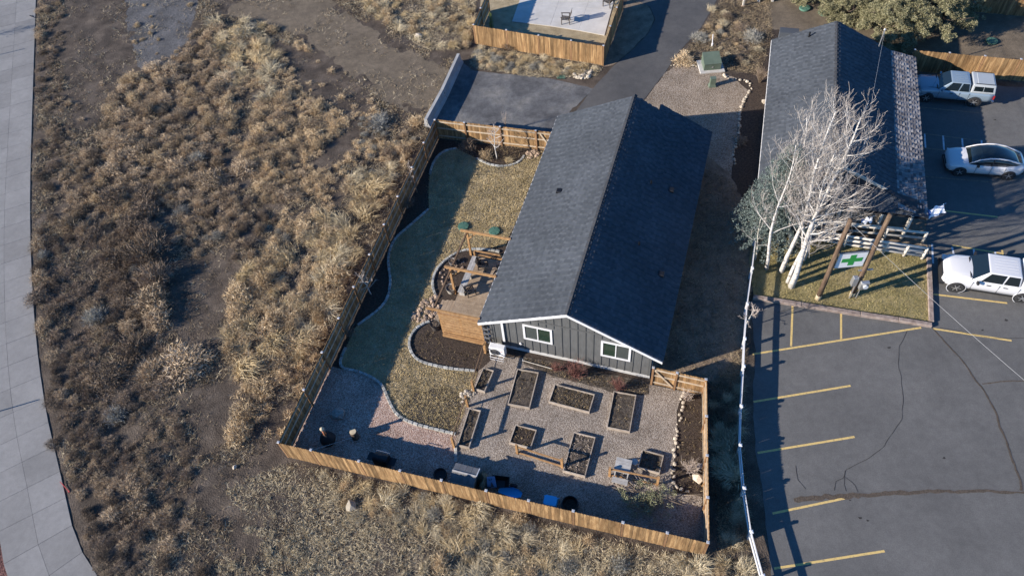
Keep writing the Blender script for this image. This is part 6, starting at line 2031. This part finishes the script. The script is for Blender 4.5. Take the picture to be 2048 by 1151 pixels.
brush("pale_brush", "small pale tufts outside the front fence", G2([(575, 925), (1400, 1125), (1500, 1120), (1515, 1160), (420, 1160), (500, 960)]), 750, (.22, .55), TB, m_straw[1], -.15)

litter("field_litter", "dry stems and low weeds covering the field", FIELD, 80000, 5, (.06, .22), (.012, .03), m_litter, field=True, thresh=-.2)
litter("field_straw", "pale straw lying over the field", FIELD, 30000, 4, (.10, .34), (.010, .022), m_straw[1], field=True, lift=(.05, .8), thresh=.05)
litter("lawn_grass", "short dormant grass blades of the yard lawn", LAWN, 26000, 4, (.03, .085), (.012, .028), m_lawnblade, z=.012, lift=(.3, 1.5))
litter("island_grass", "short grass blades of the corner island", ISLAND, 9000, 4, (.03, .07), (.012, .028), m_lawnblade2, z=.05, lift=(.3, 1.5))
for nm, lab, poly, n in [("front_tuft_litter", "scattered straw outside the front fence", [(575, 925), (1400, 1125), (1500, 1120), (1515, 1160), (600, 1160), (450, 980)], 9000),
                         ("patio_verge_litter", "scattered straw before the patio fence", [(952, 92), (1204, 136), (1190, 156), (1060, 154), (940, 135)], 3000),
                         ("rough_bed_litter", "dry stems of the rough bed by the drive", [(1405, 60), (1440, 0), (1540, 0), (1545, 70), (1520, 150), (1450, 140), (1400, 120), (1350, 125)], 5000),
                         ("side_strip_litter", "dark dry grass of the shaded side strip", [(1422, 770), (1485, 700), (1482, 900), (1505, 1090), (1440, 1115)], 5000),
                         ("bank_litter", "dry grass of the bank by the patio", [(690, -30), (955, -30), (942, 92), (915, 104), (855, 100), (780, 60)], 7000)]:
    litter(nm, lab, G2(poly), n, 4, (.08, .26), (.010, .024), m_litter if "strip" in nm or "bed" in nm else m_straw[1], z=.0, lift=(.1, .9))
litter("side_yard_litter", "dead leaves and twigs on the shaded dirt beside the house", G2([(1400, 320), (1462, 360), (1500, 440), (1500, 600), (1488, 760), (1420, 760), (1315, 740), (1340, 560)]), 5000, 3, (.05, .2), (.012, .03), m_litter, z=.0125, lift=(.05, .7))
litter("leaf_litter", "dead leaves and stalks in the house and garden beds", G2([(1045, 715), (1297, 768), (1296, 790), (1100, 752)]), 500, 2, (.04, .12), (.02, .04), m_leaflit, z=.02)
litter("bed_litter", "dead stalks in the planting bed below the slat screen", G2([(850, 655), (872, 665), (885, 690), (960, 705), (950, 738), (880, 728), (835, 712), (825, 690)]), 200, 3, (.05, .16), (.012, .03), m_leaflit, z=.004)
litter("right_bed_litter", "dead stalks in the right garden bed", G2([(1372, 790), (1402, 800), (1408, 1060), (1350, 1040), (1350, 985), (1358, 900)]), 260, 3, (.05, .16), (.012, .03), m_leaflit, z=.004)
litter("rear_bed_litter", "dead stalks in the rear yard bed", G2([(905, 280), (1060, 290), (1045, 315), (1000, 328), (955, 312)]), 350, 3, (.06, .2), (.012, .03), m_leaflit, z=.004)

# brush pile of cut branches
bp_ = at(1290, 1010)
bpile = thing("brush_pile", "heap of cut evergreen branches and sticks in the garden's front right corner", "brush pile", (bp_.x, bp_.y, 0))
g = random.Random(77)
cs = [(g.gauss(0, .55), g.gauss(.15, .4), .2 + .35 * g.random()) for _ in range(60)]
foliage("leafy_branches", cs, [g.uniform(.1, .2) for _ in cs], 150, .10, .03, m_cutgreen, bpile, 8, up=.3)
b = MB()
for k in range(60):
    az = g.uniform(0, 6.28); q = Vector((g.gauss(.1, .7), g.gauss(-.1, .45), g.uniform(.05, .3))); L_ = g.uniform(.4, 1.3)
    b.tube([q, q + Vector((math.cos(az) * L_, math.sin(az) * L_ * .5, g.uniform(-.1, .3)))], [.018, .006], 4)
b.build("sticks", m_twig, bpile)
bp2 = at(1262, 975)
st2 = thing("stick_heap", "tangle of bare pale sticks below the low cedar rail", "brush pile", (bp2.x, bp2.y, 0))
b = MB()
for k in range(46):
    az = g.gauss(2.4, .5); q = Vector((g.gauss(0, .45), g.gauss(0, .22), g.uniform(.03, .2))); L_ = g.uniform(.3, .9)
    b.tube([q, q + Vector((math.cos(az) * L_, math.sin(az) * L_, g.uniform(-.05, .2)))], [.016, .005], 4)
b.build("sticks", m_paletwig, st2)
b = MB()
for k in range(20):
    az = g.uniform(0, 6.28); q = Vector((g.gauss(0, .35), g.gauss(0, .2), .05)); b.tube([q, q + Vector((math.cos(az) * .2, math.sin(az) * .2, .25))], [.012, .004], 4)
b.build("stubble", m_twig, st2)

# street tree and sign posts left of the view: their shadows reach the sidewalk
bare_tree("sapling", "young street tree across the sidewalk at the upper left", "tree", (-62, 84), 2.3, .05, 16, .8, m_twig, m_twig, 61, sub=4, twigs=3)
for lab, px, h_ in (("thin steel sign post across the sidewalk at the upper left", (-70, 127), 1.9), ("thin steel sign post across the sidewalk at the lower left", (-60, 840), 1.5)):
    p = at(*px)
    so_ = thing("sign_post", lab, "post", (p.x, p.y, 0))
    MB().box(-.03, .03, -.03, .03, 0, h_).build("post", m_galv, so_)
    MB().lathe([(.09, 0), (.07, .05)], 8).build("base", m_pad2, so_)
